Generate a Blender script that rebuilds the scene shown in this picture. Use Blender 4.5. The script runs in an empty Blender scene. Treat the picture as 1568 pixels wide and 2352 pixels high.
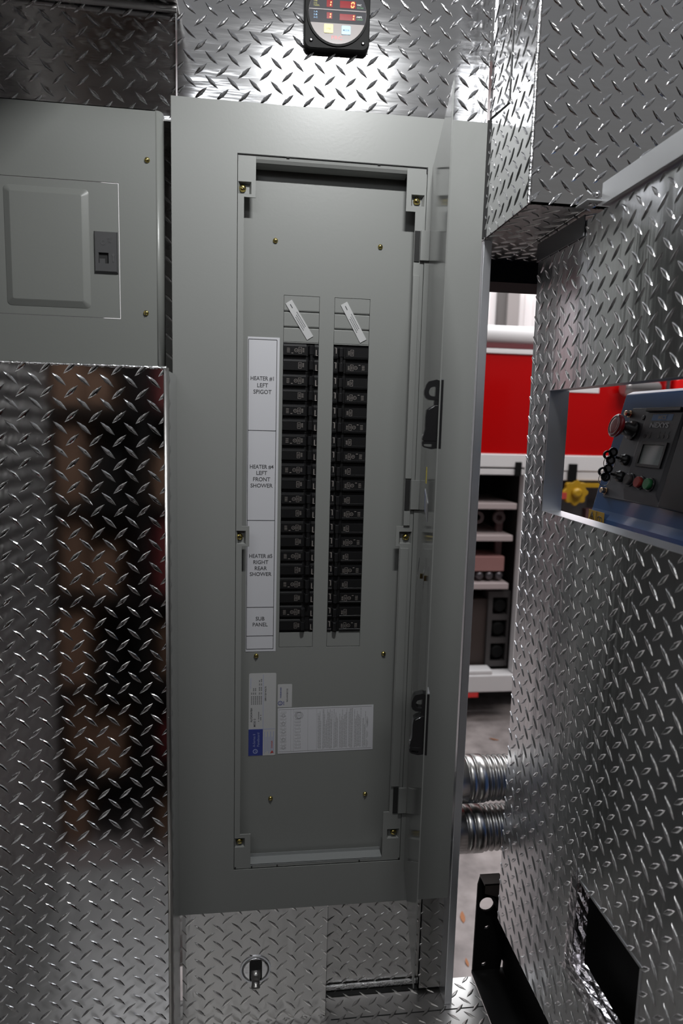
import bpy, math, random
from mathutils import Vector, Matrix

# ------------------------------------------------------------------ units
# everything is measured in inches from the top left corner of the main
# cover; the garage floor lies 96 in below that corner
IN = 0.0254
ZG = 96.0
D0 = -65.0            # deck of the vehicle
GR = -96.0            # garage floor
random.seed(7)
sc = bpy.context.scene
C = sc.collection
sin, cos, pi = math.sin, math.cos, math.pi


def W(p):
    return Vector((p[0] * IN, p[1] * IN, (p[2] + ZG) * IN))


# ------------------------------------------------------------------ camera
pitch, yaw, roll = 0.1318, 0.1297, 0.0263
cp, sp, cyw, syw, cr, sr = cos(pitch), sin(pitch), cos(yaw), sin(yaw), cos(roll), sin(roll)
fwd = Vector((syw * cp, cyw * cp, -sp))
rt = Vector((cyw, -syw, 0))
up = rt.cross(fwd)
r2 = cr * rt + sr * up
u2 = -sr * rt + cr * up
cam = bpy.data.objects.new('camera', bpy.data.cameras.new('camera'))
C.objects.link(cam)
m = Matrix((r2, u2, -fwd)).transposed().to_4x4()
m.translation = W((5.414, -45.298, -19.824))
cam.matrix_world = m
cam.data.sensor_fit = 'VERTICAL'
cam.data.sensor_height = 36.0
cam.data.sensor_width = 24.0
cam.data.lens = 1532.88 * 36 / 2352
cam.data.clip_start = 0.02
cam.data.dof.use_dof = True
cam.data.dof.focus_distance = 45.5 * IN
cam.data.dof.aperture_fstop = 4.5
sc.camera = cam

# ------------------------------------------------------------------ world, lights, exposure
wd = bpy.data.worlds.new('world')
sc.world = wd
wd.use_nodes = True
bg = wd.node_tree.nodes['Background']
bg.inputs[1].default_value = 1.0
_wt = wd.node_tree
_tc = _wt.nodes.new('ShaderNodeTexCoord')
_sx = _wt.nodes.new('ShaderNodeSeparateXYZ')
_rp = _wt.nodes.new('ShaderNodeValToRGB')
_wt.links.new(_tc.outputs['Generated'], _sx.inputs[0])
_mr = _wt.nodes.new('ShaderNodeMapRange')
_mr.inputs['From Min'].default_value = -1
_wt.links.new(_sx.outputs['Z'], _mr.inputs['Value'])
_wt.links.new(_mr.outputs[0], _rp.inputs[0])
_wt.links.new(_rp.outputs[0], bg.inputs[0])
_e = _rp.color_ramp.elements
_e[0].position, _e[0].color = 0.45, (0.018, 0.018, 0.02, 1)
_e[1].position, _e[1].color = 1.0, (0.24, 0.25, 0.27, 1)
for _p, _c in ((0.53, (0.05, 0.05, 0.053, 1)), (0.62, (0.13, 0.128, 0.125, 1)), (0.8, (0.17, 0.172, 0.178, 1))):
    _x = _e.new(_p); _x.color = _c


def area(name, loc, target, sx, sy, power, col=(1, 1, 1)):
    l = bpy.data.lights.new(name, 'AREA')
    l.shape = 'RECTANGLE'
    l.size, l.size_y = sx * IN, sy * IN
    l.energy = power
    l.color = col
    o = bpy.data.objects.new(name, l)
    C.objects.link(o)
    o.location = W(loc)
    d = W(target) - W(loc)
    o.rotation_euler = d.to_track_quat('-Z', 'Y').to_euler()
    return o


LED = (12.0, -25.0, 14.6)
area('led_bar_light', (LED[0], LED[1], LED[2] - 0.35), (12.0, -3.0, -16), 6.0, 0.9, 8.8, (0.99, 1.0, 1.0))
area('truck_fill_light', (95, 40, 70), (95, 112, -30), 90, 40, 62, (1.0, 0.98, 0.97))  # unseen fill, added to brighten the truck
area('garage_fill_light', (70, 150, 130), (70, 149.9, -96), 260, 150, 480, (0.94, 0.97, 1.0))  # broad unseen fill, added to raise the light in the garage
area('rack_fill_light', (-28, -58, 16), (-28, -84, -50), 40, 6, 1.3, (1.0, 0.9, 0.75))  # added fill so the rack boxes show in the reflections
area('rear_fill_light', (-25, -110, 45), (14, 0, -35), 70, 12, 8, (0.93, 0.96, 1.0))  # weak fill added behind the camera

sc.view_settings.view_transform = 'Standard'
sc.view_settings.look = 'None'
sc.view_settings.gamma = 1
sc.view_settings.exposure = 0.0
sc.cycles.use_denoising = True
sc.cycles.max_bounces = 10
sc.cycles.sample_clamp_indirect = 6
sc.cycles.caustics_reflective = False
sc.cycles.caustics_refractive = False


# ------------------------------------------------------------------ materials
def mat(name, col, rough=0.5, metal=0.0, emit=0.0, trans=0.0, coat=0.0, noise=0, nscale=40, nstr=0.1,
        var=0.0, stretch=(1, 1, 1), alpha=1.0, spec=0.5, aniso=0.0, tan=(0, 0, 1)):
    m = bpy.data.materials.new(name)
    m.use_nodes = True
    n, l = m.node_tree.nodes, m.node_tree.links
    b = n['Principled BSDF']
    b.inputs['Base Color'].default_value = (*col, 1)
    b.inputs['Roughness'].default_value = rough
    b.inputs['Metallic'].default_value = metal
    b.inputs['Specular IOR Level'].default_value = spec
    b.inputs['Coat Weight'].default_value = coat
    b.inputs['Coat Roughness'].default_value = 0.06
    b.inputs['Transmission Weight'].default_value = trans
    b.inputs['Alpha'].default_value = alpha
    if aniso:
        cx = n.new('ShaderNodeCombineXYZ')
        for i in range(3): cx.inputs[i].default_value = tan[i]
        b.inputs['Anisotropic'].default_value = aniso
        l.new(cx.outputs[0], b.inputs['Tangent'])
    if emit:
        b.inputs['Emission Color'].default_value = (*col, 1)
        b.inputs['Emission Strength'].default_value = emit
    if noise or var:
        tc = n.new('ShaderNodeTexCoord')
        mp = n.new('ShaderNodeMapping')
        mp.inputs['Scale'].default_value = stretch
        l.new(tc.outputs['Object'], mp.inputs['Vector'])
        t = n.new('ShaderNodeTexNoise')
        t.inputs['Scale'].default_value = nscale
        t.inputs['Detail'].default_value = 3
        l.new(mp.outputs[0], t.inputs['Vector'])
        if noise:
            bp = n.new('ShaderNodeBump')
            bp.inputs['Strength'].default_value = nstr
            bp.inputs['Distance'].default_value = noise
            l.new(t.outputs['Fac'], bp.inputs['Height'])
            l.new(bp.outputs[0], b.inputs['Normal'])
        if var:
            r = n.new('ShaderNodeMapRange')
            r.inputs['To Min'].default_value = max(0.0, rough - var)
            r.inputs['To Max'].default_value = rough + var
            l.new(t.outputs['Fac'], r.inputs['Value'])
            l.new(r.outputs[0], b.inputs['Roughness'])
    return m


ALU = (0.80, 0.80, 0.81)
M = {}
M['paint'] = mat('grey enamel', (0.262, 0.268, 0.258), 0.36, spec=0.35, noise=0.0006, nscale=220, nstr=0.12)
M['paint_inner'] = mat('grey enamel inner', (0.232, 0.238, 0.228), 0.36, spec=0.4, noise=0.0006, nscale=220, nstr=0.12)
M['paint_door'] = mat('grey enamel door', (0.25, 0.256, 0.246), 0.12, noise=0.0004, nscale=60, nstr=0.06)
M['paint_left'] = mat('darker grey enamel', (0.20, 0.207, 0.195), 0.34, noise=0.0006, nscale=220, nstr=0.12)  # slightly darker grey than the main panel's enamel
M['groove'] = mat('dark seam', (0.015, 0.015, 0.015), 0.8)
# bright tread plate; the rolling waviness runs along one axis
M['plate_h'] = mat('tread plate sheet rolled sideways', ALU, 0.105, 1, noise=0.004, nscale=14, nstr=0.12, var=0.03, stretch=(0.5, 1, 3.2), aniso=0.5, tan=(1, 0, 0))
M['plate_v'] = mat('tread plate sheet rolled upright', ALU, 0.23, 1, noise=0.005, nscale=14, nstr=0.20, var=0.05, stretch=(3.2, 3.2, 0.25), aniso=0.75)
M['plate_m'] = mat('mirror tread plate', (0.72, 0.72, 0.73), 0.085, 1, noise=0.003, nscale=12, nstr=0.05, var=0.02, stretch=(1, 1, 1))
M['plate_d'] = mat('darker tread plate', (0.52, 0.51, 0.50), 0.28, 1, noise=0.004, nscale=20, nstr=0.12, var=0.06)  # darker and rougher than the mirror plate
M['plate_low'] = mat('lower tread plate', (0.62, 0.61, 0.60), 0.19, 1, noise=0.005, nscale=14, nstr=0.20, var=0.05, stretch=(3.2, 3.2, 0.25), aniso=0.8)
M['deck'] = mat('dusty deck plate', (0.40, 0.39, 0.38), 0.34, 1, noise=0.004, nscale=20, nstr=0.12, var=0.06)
M['alu'] = mat('plain aluminium', (0.72, 0.73, 0.76), 0.34, 1, noise=0.001, nscale=60, nstr=0.1, stretch=(1, 1, 0.1))
M['rail'] = mat('dull rail aluminium', (0.44, 0.445, 0.45), 0.5, 0.8, noise=0.001, nscale=60, nstr=0.1)
M['weld'] = mat('weld bead', (0.85, 0.85, 0.86), 0.2, 1, noise=0.004, nscale=250, nstr=0.5)
M['steel'] = mat('hose steel', (0.33, 0.32, 0.31), 0.3, 1, noise=0.001, nscale=40, nstr=0.15)
M['brass'] = mat('yellow zinc screw', (0.62, 0.50, 0.16), 0.18, 1)
M['chrome'] = mat('chrome', (0.85, 0.85, 0.86), 0.08, 1)
M['black'] = mat('black plastic', (0.012, 0.012, 0.013), 0.3)
M['breaker'] = mat('breaker bakelite', (0.009, 0.009, 0.0095), 0.36, spec=0.35)
M['blackmatte'] = mat('black steel', (0.005, 0.005, 0.005), 0.65, spec=0.15)
M['ink_grey'] = mat('faded white ink', (0.24, 0.215, 0.20), 0.6)
M['paper'] = mat('paper', (0.60, 0.60, 0.63), 0.45, coat=0.25)
M['paper_old'] = mat('label stock', (0.50, 0.50, 0.50), 0.45)
M['ink'] = mat('ink', (0.06, 0.06, 0.065), 0.6)
M['ink_soft'] = mat('faint print', (0.27, 0.27, 0.275), 0.6)
M['ink_blue'] = mat('blue ink', (0.035, 0.05, 0.24), 0.5)
M['ink_pale'] = mat('pale blue ink', (0.30, 0.34, 0.55), 0.5)
M['ink_red'] = mat('red ink', (0.45, 0.05, 0.04), 0.5)
M['dim_red'] = mat('pink red ink', (0.65, 0.17, 0.17), 0.5)
M['yellow'] = mat('yellow key', (0.75, 0.62, 0.10), 0.4)
M['skyblue'] = mat('blue key', (0.20, 0.47, 0.80), 0.4)
M['facewhite'] = mat('meter face', (0.34, 0.315, 0.31), 0.12, spec=0.15)
M['faceband'] = mat('meter grey band', (0.06, 0.06, 0.066), 0.12, spec=0.15)
M['led_dark'] = mat('led window', (0.20, 0.0, 0.004), 0.15)
M['led_on'] = mat('lit digit', (1.0, 0.16, 0.01), 0.4, emit=2.2)
M['ink_green'] = mat('green ink', (0.10, 0.32, 0.12), 0.5)
M['ink_yellow'] = mat('yellow ink', (0.40, 0.38, 0.06), 0.5)
M['ink_white'] = mat('white ink', (0.7, 0.7, 0.7), 0.5)
M['latch_grey'] = mat('dark grey plastic', (0.062, 0.062, 0.064), 0.45)
M['clear'] = mat('clear plastic', (0.9, 0.9, 0.9), 0.1, trans=0.95)
M['blue_paint'] = mat('blue enamel', (0.05, 0.12, 0.30), 0.16, coat=0.5, noise=0.0005, nscale=90, nstr=0.1)
M['gen_black'] = mat('charcoal control face', (0.10, 0.10, 0.115), 0.38)
M['gen_module'] = mat('charcoal display unit', (0.085, 0.085, 0.098), 0.42)
M['lcd'] = mat('display glass', (0.40, 0.45, 0.44), 0.12)
M['estop'] = mat('red push button', (0.55, 0.035, 0.045), 0.2, coat=0.6)
M['btn_grey'] = mat('grey cap', (0.11, 0.10, 0.10), 0.4)
M['btn_red'] = mat('red cap', (0.45, 0.05, 0.04), 0.4)
M['btn_green'] = mat('green cap', (0.04, 0.22, 0.08), 0.4)
M['bolt_gold'] = mat('zinc bolt', (0.75, 0.55, 0.38), 0.25, 1)
M['warn'] = mat('yellow warning sticker', (0.62, 0.36, 0.04), 0.4)
M['truck_red'] = mat('fire red paint', (0.46, 0.0025, 0.003), 0.10, coat=0.6)
M['truck_white'] = mat('truck bright trim', (0.74, 0.71, 0.71), 0.35)
M['truck_dark'] = mat('dark compartment', (0.012, 0.009, 0.009), 0.7)
M['shelf'] = mat('aluminium shelf', (0.46, 0.38, 0.375), 0.4)
M['hydrant_yellow'] = mat('yellow valve paint', (0.42, 0.24, 0.012), 0.4)
M['lens_red'] = mat('red marker lens', (0.75, 0.01, 0.01), 0.2, coat=0.8)
M['garage_white'] = mat('white garage cladding', (0.80, 0.78, 0.77), 0.5)
M['garage_grey'] = mat('grey column', (0.30, 0.28, 0.27), 0.6)
M['window_glow'] = mat('lit window pane', (1, 1, 1), 0.4, emit=4.0)
M['lamp_glow'] = mat('lamp diffuser', (0.95, 0.98, 1), 0.4, emit=3.0)
M['tube_glow'] = mat('tube diffuser', (1.0, 0.99, 0.97), 0.4, emit=11.0)
M['foil'] = mat('crumpled foil tape', (0.82, 0.79, 0.82), 0.2, 1, noise=0.01, nscale=45, nstr=0.5)
M['leaf'] = mat('dry leaf', (0.32, 0.12, 0.045), 0.7)
M['crate'] = mat('brown board', (0.16, 0.085, 0.05), 0.7)
M['timber'] = mat('pale timber', (0.35, 0.25, 0.17), 0.7)

mc = bpy.data.materials.new('garage concrete')
mc.use_nodes = True
_n, _l = mc.node_tree.nodes, mc.node_tree.links
_b = _n['Principled BSDF']
_b.inputs['Roughness'].default_value = 0.7
_t = _n.new('ShaderNodeTexNoise')
_t.inputs['Scale'].default_value = 9
_t.inputs['Detail'].default_value = 8
_r = _n.new('ShaderNodeValToRGB')
_r.color_ramp.elements[0].position = 0.3
_r.color_ramp.elements[0].color = (0.16, 0.135, 0.13, 1)
_r.color_ramp.elements[1].position = 0.7
_r.color_ramp.elements[1].color = (0.33, 0.285, 0.275, 1)
_tc = _n.new('ShaderNodeTexCoord')
_l.new(_tc.outputs['Object'], _t.inputs['Vector'])
_l.new(_t.outputs['Fac'], _r.inputs[0])
_l.new(_r.outputs[0], _b.inputs['Base Color'])
M['concrete'] = mc


# ------------------------------------------------------------------ mesh helpers
ORG = {}


class MB:
    def __init__(s):
        s.v, s.f, s.sm = [], [], []

    def add(s, vs, fs, smooth=False):
        k = len(s.v)
        s.v += [tuple(p) for p in vs]
        s.f += [tuple(i + k for i in f) for f in fs]
        s.sm += [smooth] * len(fs)
        return s

    def box(s, x0, x1, y0, y1, z0, z1, T=None):
        vs = [(x, y, z) for x in (x0, x1) for y in (y0, y1) for z in (z0, z1)]
        if T: vs = [T(*p) for p in vs]
        return s.add(vs, [(0, 1, 3, 2), (4, 6, 7, 5), (0, 4, 5, 1), (2, 3, 7, 6), (0, 2, 6, 4), (1, 5, 7, 3)])

    def prism(s, poly, a0, a1, T):
        """poly in (u,v); extruded along third coordinate; T maps (u,v,n)"""
        n = len(poly)
        vs = [T(u, v, a0) for u, v in poly] + [T(u, v, a1) for u, v in poly]
        fs = [tuple(range(n))[::-1], tuple(range(n, 2 * n))]
        fs += [(i, (i + 1) % n, n + (i + 1) % n, n + i) for i in range(n)]
        return s.add(vs, fs)

    def loft(s, rings, cap=True, smooth=True, closed=True):
        n = len(rings[0])
        vs = [p for r in rings for p in r]
        fs = []
        for k in range(len(rings) - 1):
            for i in range(n if closed else n - 1):
                j = (i + 1) % n
                fs.append((k * n + i, k * n + j, (k + 1) * n + j, (k + 1) * n + i))
        s.add(vs, fs, smooth)
        if cap:
            k = len(s.v) - len(vs)
            s.f.append(tuple(range(k, k + n))[::-1]); s.sm.append(False)
            k2 = k + (len(rings) - 1) * n
            s.f.append(tuple(range(k2, k2 + n))); s.sm.append(False)
        return s

    def lathe(s, prof, T, n=20, smooth=True, cap=True):
        """prof: (radius, along) list; T maps (u,v,n) with n the axis"""
        return s.loft([[T(r * cos(2 * pi * i / n), r * sin(2 * pi * i / n), h) for i in range(n)] for r, h in prof], cap, smooth)

    def tube(s, pts, r, n=8, cap=True):
        rings = []
        for i, p in enumerate(pts):
            a = Vector(pts[max(i - 1, 0)]); b = Vector(pts[min(i + 1, len(pts) - 1)])
            d = (b - a).normalized()
            x = d.orthogonal().normalized() if i == 0 else (px - d * px.dot(d)).normalized()
            px = x
            y = d.cross(x)
            rr = r[i] if isinstance(r, (list, tuple)) else r
            rings.append([tuple(Vector(p) + rr * (cos(2 * pi * k / n) * x + sin(2 * pi * k / n) * y)) for k in range(n)])
        return s.loft(rings, cap)

    def text(s, body, T, u, v, size, align='CENTER', depth=0.006, sx=1.0, bold=0.0, rot=0.0):
        """flat lettering: (u,v) anchor of the line's centre height, cap height = size"""
        cu = bpy.data.curves.new('t', 'FONT')
        cu.body = body
        cu.size = 1
        cu.align_x = align
        cu.offset = bold
        cu.extrude = 0
        cu.resolution_u = 3
        o = bpy.data.objects.new('t', cu)
        C.objects.link(o)
        bpy.context.view_layer.update()
        me = bpy.data.meshes.new_from_object(o.evaluated_get(bpy.context.evaluated_depsgraph_get()))
        k = size / 0.70
        ca, sa = cos(rot), sin(rot)
        vs = []
        for q in me.vertices:
            a, b = q.co.x * k * sx, (q.co.y - 0.35) * k
            vs.append(T(u + a * ca - b * sa, v + a * sa + b * ca, depth))
        s.add(vs, [tuple(p.vertices) for p in me.polygons])
        bpy.data.objects.remove(o); bpy.data.curves.remove(cu); bpy.data.meshes.remove(me)
        return s

    def build(s, name, mt, parent=None, org=None, bevel=0, recalc=True, seg=2):
        if org is None:
            if parent is not None:
                org = ORG[parent]
            else:
                xs = [p[0] for p in s.v]; ys = [p[1] for p in s.v]; zs = [p[2] for p in s.v]
                org = ((min(xs) + max(xs)) / 2, (min(ys) + max(ys)) / 2, min(zs))
        me = bpy.data.meshes.new(name)
        me.from_pydata([((p[0] - org[0]) * IN, (p[1] - org[1]) * IN, (p[2] - org[2]) * IN) for p in s.v], [], s.f)
        me.polygons.foreach_set('use_smooth', s.sm)
        if recalc:
            import bmesh
            bm = bmesh.new(); bm.from_mesh(me)
            bmesh.ops.recalc_face_normals(bm, faces=bm.faces)
            bm.to_mesh(me); bm.free()
        me.materials.append(M[mt] if isinstance(mt, str) else mt)
        o = bpy.data.objects.new(name, me)
        C.objects.link(o)
        ORG[o] = org
        if parent is not None:
            o.parent = parent
            po = ORG[parent]
            o.location = ((org[0] - po[0]) * IN, (org[1] - po[1]) * IN, (org[2] - po[2]) * IN)
        else:
            o.location = W(org)
        if bevel:
            b = o.modifiers.new('bevel', 'BEVEL')
            b.width = bevel * IN; b.segments = seg; b.limit_method = 'ANGLE'; b.angle_limit = math.radians(40)
        return o


def ident(x, y, z):
    return (x, y, z)


def frame(O, U, V, N):
    O, U, V, N = Vector(O), Vector(U), Vector(V), Vector(N)
    return lambda u, v, n=0.0: tuple(O + U * u + V * v + N * n)


def wallT(Y):
    """u = x, v = z, n = towards the viewer"""
    return lambda u, v, n=0.0: (u, Y - n, v)


def tag(o, label, cat, group=None, kind=None):
    o['label'] = label
    o['category'] = cat
    if group: o['group'] = group
    if kind: o['kind'] = kind
    return o


def struct(o, label=None):
    o['kind'] = 'structure'
    if label: o['label'] = label
    return o


def thing(name, loc, label, cat, group=None):
    o = bpy.data.objects.new(name, None)
    C.objects.link(o)
    o.location = W(loc)
    o.empty_display_size = 0.03
    ORG[o] = tuple(loc)
    tag(o, label, cat, group)
    return o


def clip(poly, conv):
    """clip poly (u,v,h) against convex ccw polygon conv (u,v)"""
    out = poly
    n = len(conv)
    for i in range(n):
        ax, ay = conv[i]; bx, by = conv[(i + 1) % n]
        def side(p): return (bx - ax) * (p[1] - ay) - (by - ay) * (p[0] - ax)
        res = []
        for k in range(len(out)):
            p, q = out[k], out[(k + 1) % len(out)]
            sp_, sq = side(p), side(q)
            if sp_ >= 0: res.append(p)
            if (sp_ >= 0) != (sq >= 0):
                t = sp_ / (sp_ - sq)
                res.append(tuple(p[j] + t * (q[j] - p[j]) for j in range(3)))
        out = res
        if len(out) < 3: return []
    return out


def loz(cx, cy, ang, L=0.56, w=0.135, h=0.062):
    ts = [-1, -0.55, 0, 0.55, 1]
    hw = [0, 0.62, 1, 0.62, 0]
    base = [(t * L, -q * w) for t, q in zip(ts, hw)] + [(t * L, q * w) for t, q in list(zip(ts, hw))[1:4][::-1]]
    ca, sa = cos(ang), sin(ang)
    def R_(p, k, z, kx): return (cx + p[0] * kx * ca - p[1] * k * sa, cy + p[0] * kx * sa + p[1] * k * ca, z)
    r0 = [R_(p, 1, 0, 1) for p in base]
    r1 = [R_(p, 0.62, h * 0.75, 0.80) for p in base]
    c = [R_((-L * .45, 0), 1, h * 0.95, 1), R_((0, 0), 1, h, 1), R_((L * .45, 0), 1, h * 0.95, 1)]
    n = 8
    F = []
    for i in range(n):
        j = (i + 1) % n
        F.append([r0[i], r0[j], r1[j], r1[i]])
    F += [[r1[0], r1[1], c[0]], [r1[1], r1[2], c[1], c[0]], [r1[2], r1[3], c[2], c[1]], [r1[3], r1[4], c[2]],
          [r1[4], r1[5], c[2]], [r1[5], r1[6], c[1], c[2]], [r1[6], r1[7], c[0], c[1]], [r1[7], r1[0], c[0]]]
    return F


def tread(mb, T, convs, phase, pu=1.33, pv=1.36, thick=0.12, flip=False, ang=43, shear=0.0, plate=True, L=0.56, w=0.135, h=0.062):
    """raised diamond sheet: convex outlines in (u,v), diamonds stand on the n side"""
    for cv in convs:
        a = sum(cv[i][0] * cv[(i + 1) % len(cv)][1] - cv[(i + 1) % len(cv)][0] * cv[i][1] for i in range(len(cv)))
        if a < 0: cv = cv[::-1]
        if plate:
            mb.prism(cv, -thick, 0.0, T)
        us = [p[0] for p in cv]; vs = [p[1] for p in cv]
        i0 = int((min(us) - phase[0]) / pu) - 2; i1 = int((max(us) - phase[0]) / pu) + 3
        j0 = int((min(vs) - phase[1]) / pv) - 2; j1 = int((max(vs) - phase[1]) / pv) + 3
        for i in range(i0, i1):
            for j in range(j0, j1):
                for k in (0, 1):
                    cx = phase[0] + (i + 0.5 * k) * pu
                    cy = phase[1] + (j + 0.5 * k) * pv + shear * (cx - phase[0])
                    if not (min(us) - .6 < cx < max(us) + .6 and min(vs) - .6 < cy < max(vs) + .6): continue
                    sg = (1 if k else -1) * (-1 if flip else 1)
                    idx, vs3, fs = {}, [], []
                    inside = min(us) + .6 < cx < max(us) - .6 and min(vs) + .6 < cy < max(vs) - .6 and len(cv) == 4 and \
                        len(set(round(p[0], 4) for p in cv)) == 2
                    for f in loz(cx, cy, math.radians(ang) * sg, L, w, h):
                        g = f if inside else clip(f, cv)
                        if len(g) < 3: continue
                        ff = []
                        for p in g:
                            key = (round(p[0], 4), round(p[1], 4), round(p[2], 4))
                            if key not in idx:
                                idx[key] = len(vs3); vs3.append(T(p[0], p[1], p[2]))
                            if not ff or ff[-1] != idx[key]: ff.append(idx[key])
                        if len(ff) > 1 and ff[0] == ff[-1]: ff.pop()
                        if len(set(ff)) >= 3: fs.append(tuple(ff))
                    if fs: mb.add(vs3, fs, False)
    return mb


def rect(u0, u1, v0, v1):
    return [(u0, v0), (u1, v0), (u1, v1), (u0, v1)]


def gridplate(mb, T, us, vs, hole, n0, n1):
    """slab from grid lines with the cells for which hole(u,v) is true left out"""
    us, vs = sorted(set(us)), sorted(set(vs))
    nu, nv = len(us) - 1, len(vs) - 1
    keep = [[not hole((us[i] + us[i + 1]) / 2, (vs[j] + vs[j + 1]) / 2) for j in range(nv)] for i in range(nu)]
    idx, P, F = {}, [], []
    def V_(i, j, n):
        k = (i, j, n)
        if k not in idx:
            idx[k] = len(P); P.append(T(us[i], vs[j], n))
        return idx[k]
    for i in range(nu):
        for j in range(nv):
            if not keep[i][j]: continue
            F.append((V_(i, j, n1), V_(i + 1, j, n1), V_(i + 1, j + 1, n1), V_(i, j + 1, n1)))
            F.append((V_(i, j, n0), V_(i, j + 1, n0), V_(i + 1, j + 1, n0), V_(i + 1, j, n0)))
            for di, dj, e in ((-1, 0, ((i, j + 1), (i, j))), (1, 0, ((i + 1, j), (i + 1, j + 1))), (0, -1, ((i, j), (i + 1, j))), (0, 1, ((i + 1, j + 1), (i, j + 1)))):
                a, b = i + di, j + dj
                if not (0 <= a < nu and 0 <= b < nv) or not keep[a][b]:
                    (p, q), (r, s_) = e
                    F.append((V_(p, q, n1), V_(p, q, n0), V_(r, s_, n0), V_(r, s_, n1)))
    mb.add(P, F)
    return mb


def rrect(cx, cy, hw, hh, r, n=6):
    pts = []
    for sx, sy, a0 in ((1, 1, 0), (-1, 1, 90), (-1, -1, 180), (1, -1, 270)):
        for k in range(n + 1):
            a = math.radians(a0 + 90 * k / n)
            pts.append((cx + sx * (hw - r) + r * cos(a), cy + sy * (hh - r) + r * sin(a)))
    return pts


def circ(cx, cy, r, n=24, a0=0, a1=360):
    return [(cx + r * cos(math.radians(a0 + (a1 - a0) * k / n)), cy + r * sin(math.radians(a0 + (a1 - a0) * k / n))) for k in range(n + (a1 - a0 != 360))]


def ring(mb, T, cx, cy, r0, r1, n0, n1, n=20):
    P, F = [], []
    for k in range(n):
        a = 2 * pi * k / n
        for r in (r0, r1):
            for h in (n0, n1): P.append(T(cx + r * cos(a), cy + r * sin(a), h))
    for k in range(n):
        a, b = 4 * k, 4 * ((k + 1) % n)
        F += [(a, b, b + 1, a + 1), (a + 2, a + 3, b + 3, b + 2), (a + 1, b + 1, b + 3, a + 3), (a, a + 2, b + 2, b)]
    mb.add(P, F)


# ================================================================== STRUCTURE
# main wall sheet behind the cover (and above it) -------------------------
wb = MB()
tread(wb, wallT(0.15), [rect(0.40, 20.3, -1.9, 25)], (13.24, 6.58), 1.345, 1.385)
o = wb.build('wall_back', 'plate_h')
struct(o, 'bright diamond plate bulkhead behind the tall grey panelboard')
wb = MB()
tread(wb, wallT(0.15), [rect(0.40, 11.10, D0, -54.2)], (5.7, -61.06), 1.345, 1.36)
o = wb.build('wall_back_lower', 'plate_low')
struct(o, 'bright diamond plate sheet below the tall grey panelboard')
for i_, bx in enumerate(((0.40, 2.5, 0.16, 0.5, -54.2, -1.9), (18.2, 20.2, 0.16, 0.5, -54.2, -1.9), (0.40, 0.55, 0.5, 14, D0, 25))):
    struct(MB().box(*bx).build('trim_%d' % (8 + i_), 'plate_d'))

# recessed lower right part of that wall
wi = MB()
tread(wi, wallT(2.4), [rect(11.10, 18.80, D0 + 0.35, -52.0)], (12.2, -59.46), 1.33, 1.36)
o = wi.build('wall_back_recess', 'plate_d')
struct(o, 'recessed diamond plate panel below the open door')
wi = MB()
tread(wi, wallT(1.6), [rect(18.72, 20.55, D0 + 0.3, -52.0)], (19.2, -59.0), 1.33, 1.36)
wi.box(18.72, 18.80, 1.6, 2.6, D0 + 0.3, -52.0)
M['plate_shaded'] = mat('shaded tread plate', (0.24, 0.235, 0.23), 0.3, 1, noise=0.004, nscale=20, nstr=0.12)  # shade beside the post is put into this plate's colour
o = wi.build('wall_back_corner', 'plate_shaded')
struct(o, 'narrow strip of diamond plate with shade in its colour beside the aluminium post')
o = MB().box(11.05, 11.13, 0.16, 2.5, D0, -52).box(11.1, 21.2, 2.5, 2.7, D0, -52).build('trim_1', 'groove')
struct(o)
# aluminium post at the right edge of the bulkhead
o = MB().box(20.55, 21.14, 0.2, 3.0, D0, -7.3).build('trim_2', 'alu', bevel=0.04)
struct(o, 'aluminium corner post along the right edge of the bulkhead')

# left part of the wall, above and beside the smaller panel
wl = MB()
tread(wl, wallT(0.9), [rect(-18, 0.22, -1.05, 5.5)], (-9.63 + 0.70, 3.63 + 0.66), 1.40, 1.40)
o = wl.build('wall_back_left', 'plate_h')
struct(o, 'dim diamond plate wall above the smaller left panel')
wl = MB()
tread(wl, wallT(6.0), [rect(-3, 0.4, D0, -1.05)], (-1.0, -8.4), 1.33, 1.36)
wl.box(-18, 0.4, 0.9, 8.0, -1.15, -1.05)
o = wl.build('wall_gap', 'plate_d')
struct(o, 'shadowed diamond plate deep in the gap between the two panels')
cl = MB()
tread(cl, frame((0, 0, 5.45), (1, 0, 0), (0, 1, 0), (0, 0, -1)), [rect(-22, 0.38, -16, 0.9)], (-9, -3), 1.33, 1.36)
cl.tube([(-22, 0.55, 5.2), (0.35, 0.55, 5.2)], 0.22)
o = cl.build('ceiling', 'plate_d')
struct(o, 'diamond plate soffit over the left side')

# side wall to the left of the picture, only mirrored in the sheets
wl = MB()
tread(wl, frame((-13.5, 0, 0), (0, 1, 0), (0, 0, 1), (1, 0, 0)), [rect(-28, -4.5, D0, 8)], (0, 0))
o = wl.build('wall_left', 'plate_d')
struct(o)

# deck -----------------------------------------------------------------
fl = MB()
tread(fl, frame((0, 0, D0), (1, 0, 0), (0, 1, 0), (0, 0, 1)), [rect(-14, 23.62, -28, 2.62)], (1.0, 0.4), 1.33, 1.33)
fl.box(-14, 23.62, -28.4, -28, D0 - 4, D0)
o = fl.build('floor', 'deck')
struct(o, 'diamond plate deck at the foot of the bulkhead')
o = MB().box(11.5, 23.6, -0.3, -0.22, D0 + 0.005, D0 + 0.02).box(11.2, 20.5, 1.75, 2.3, D0 + .01, D0 + .05).build('trim_3', 'groove')
struct(o)
struct(MB().box(11.2, 18.7, 2.12, 2.3, D0 + .22, D0 + .62).build('trim_11', 'weld', bevel=0.03), 'bright folded lower edge of the recessed panel')

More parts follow.
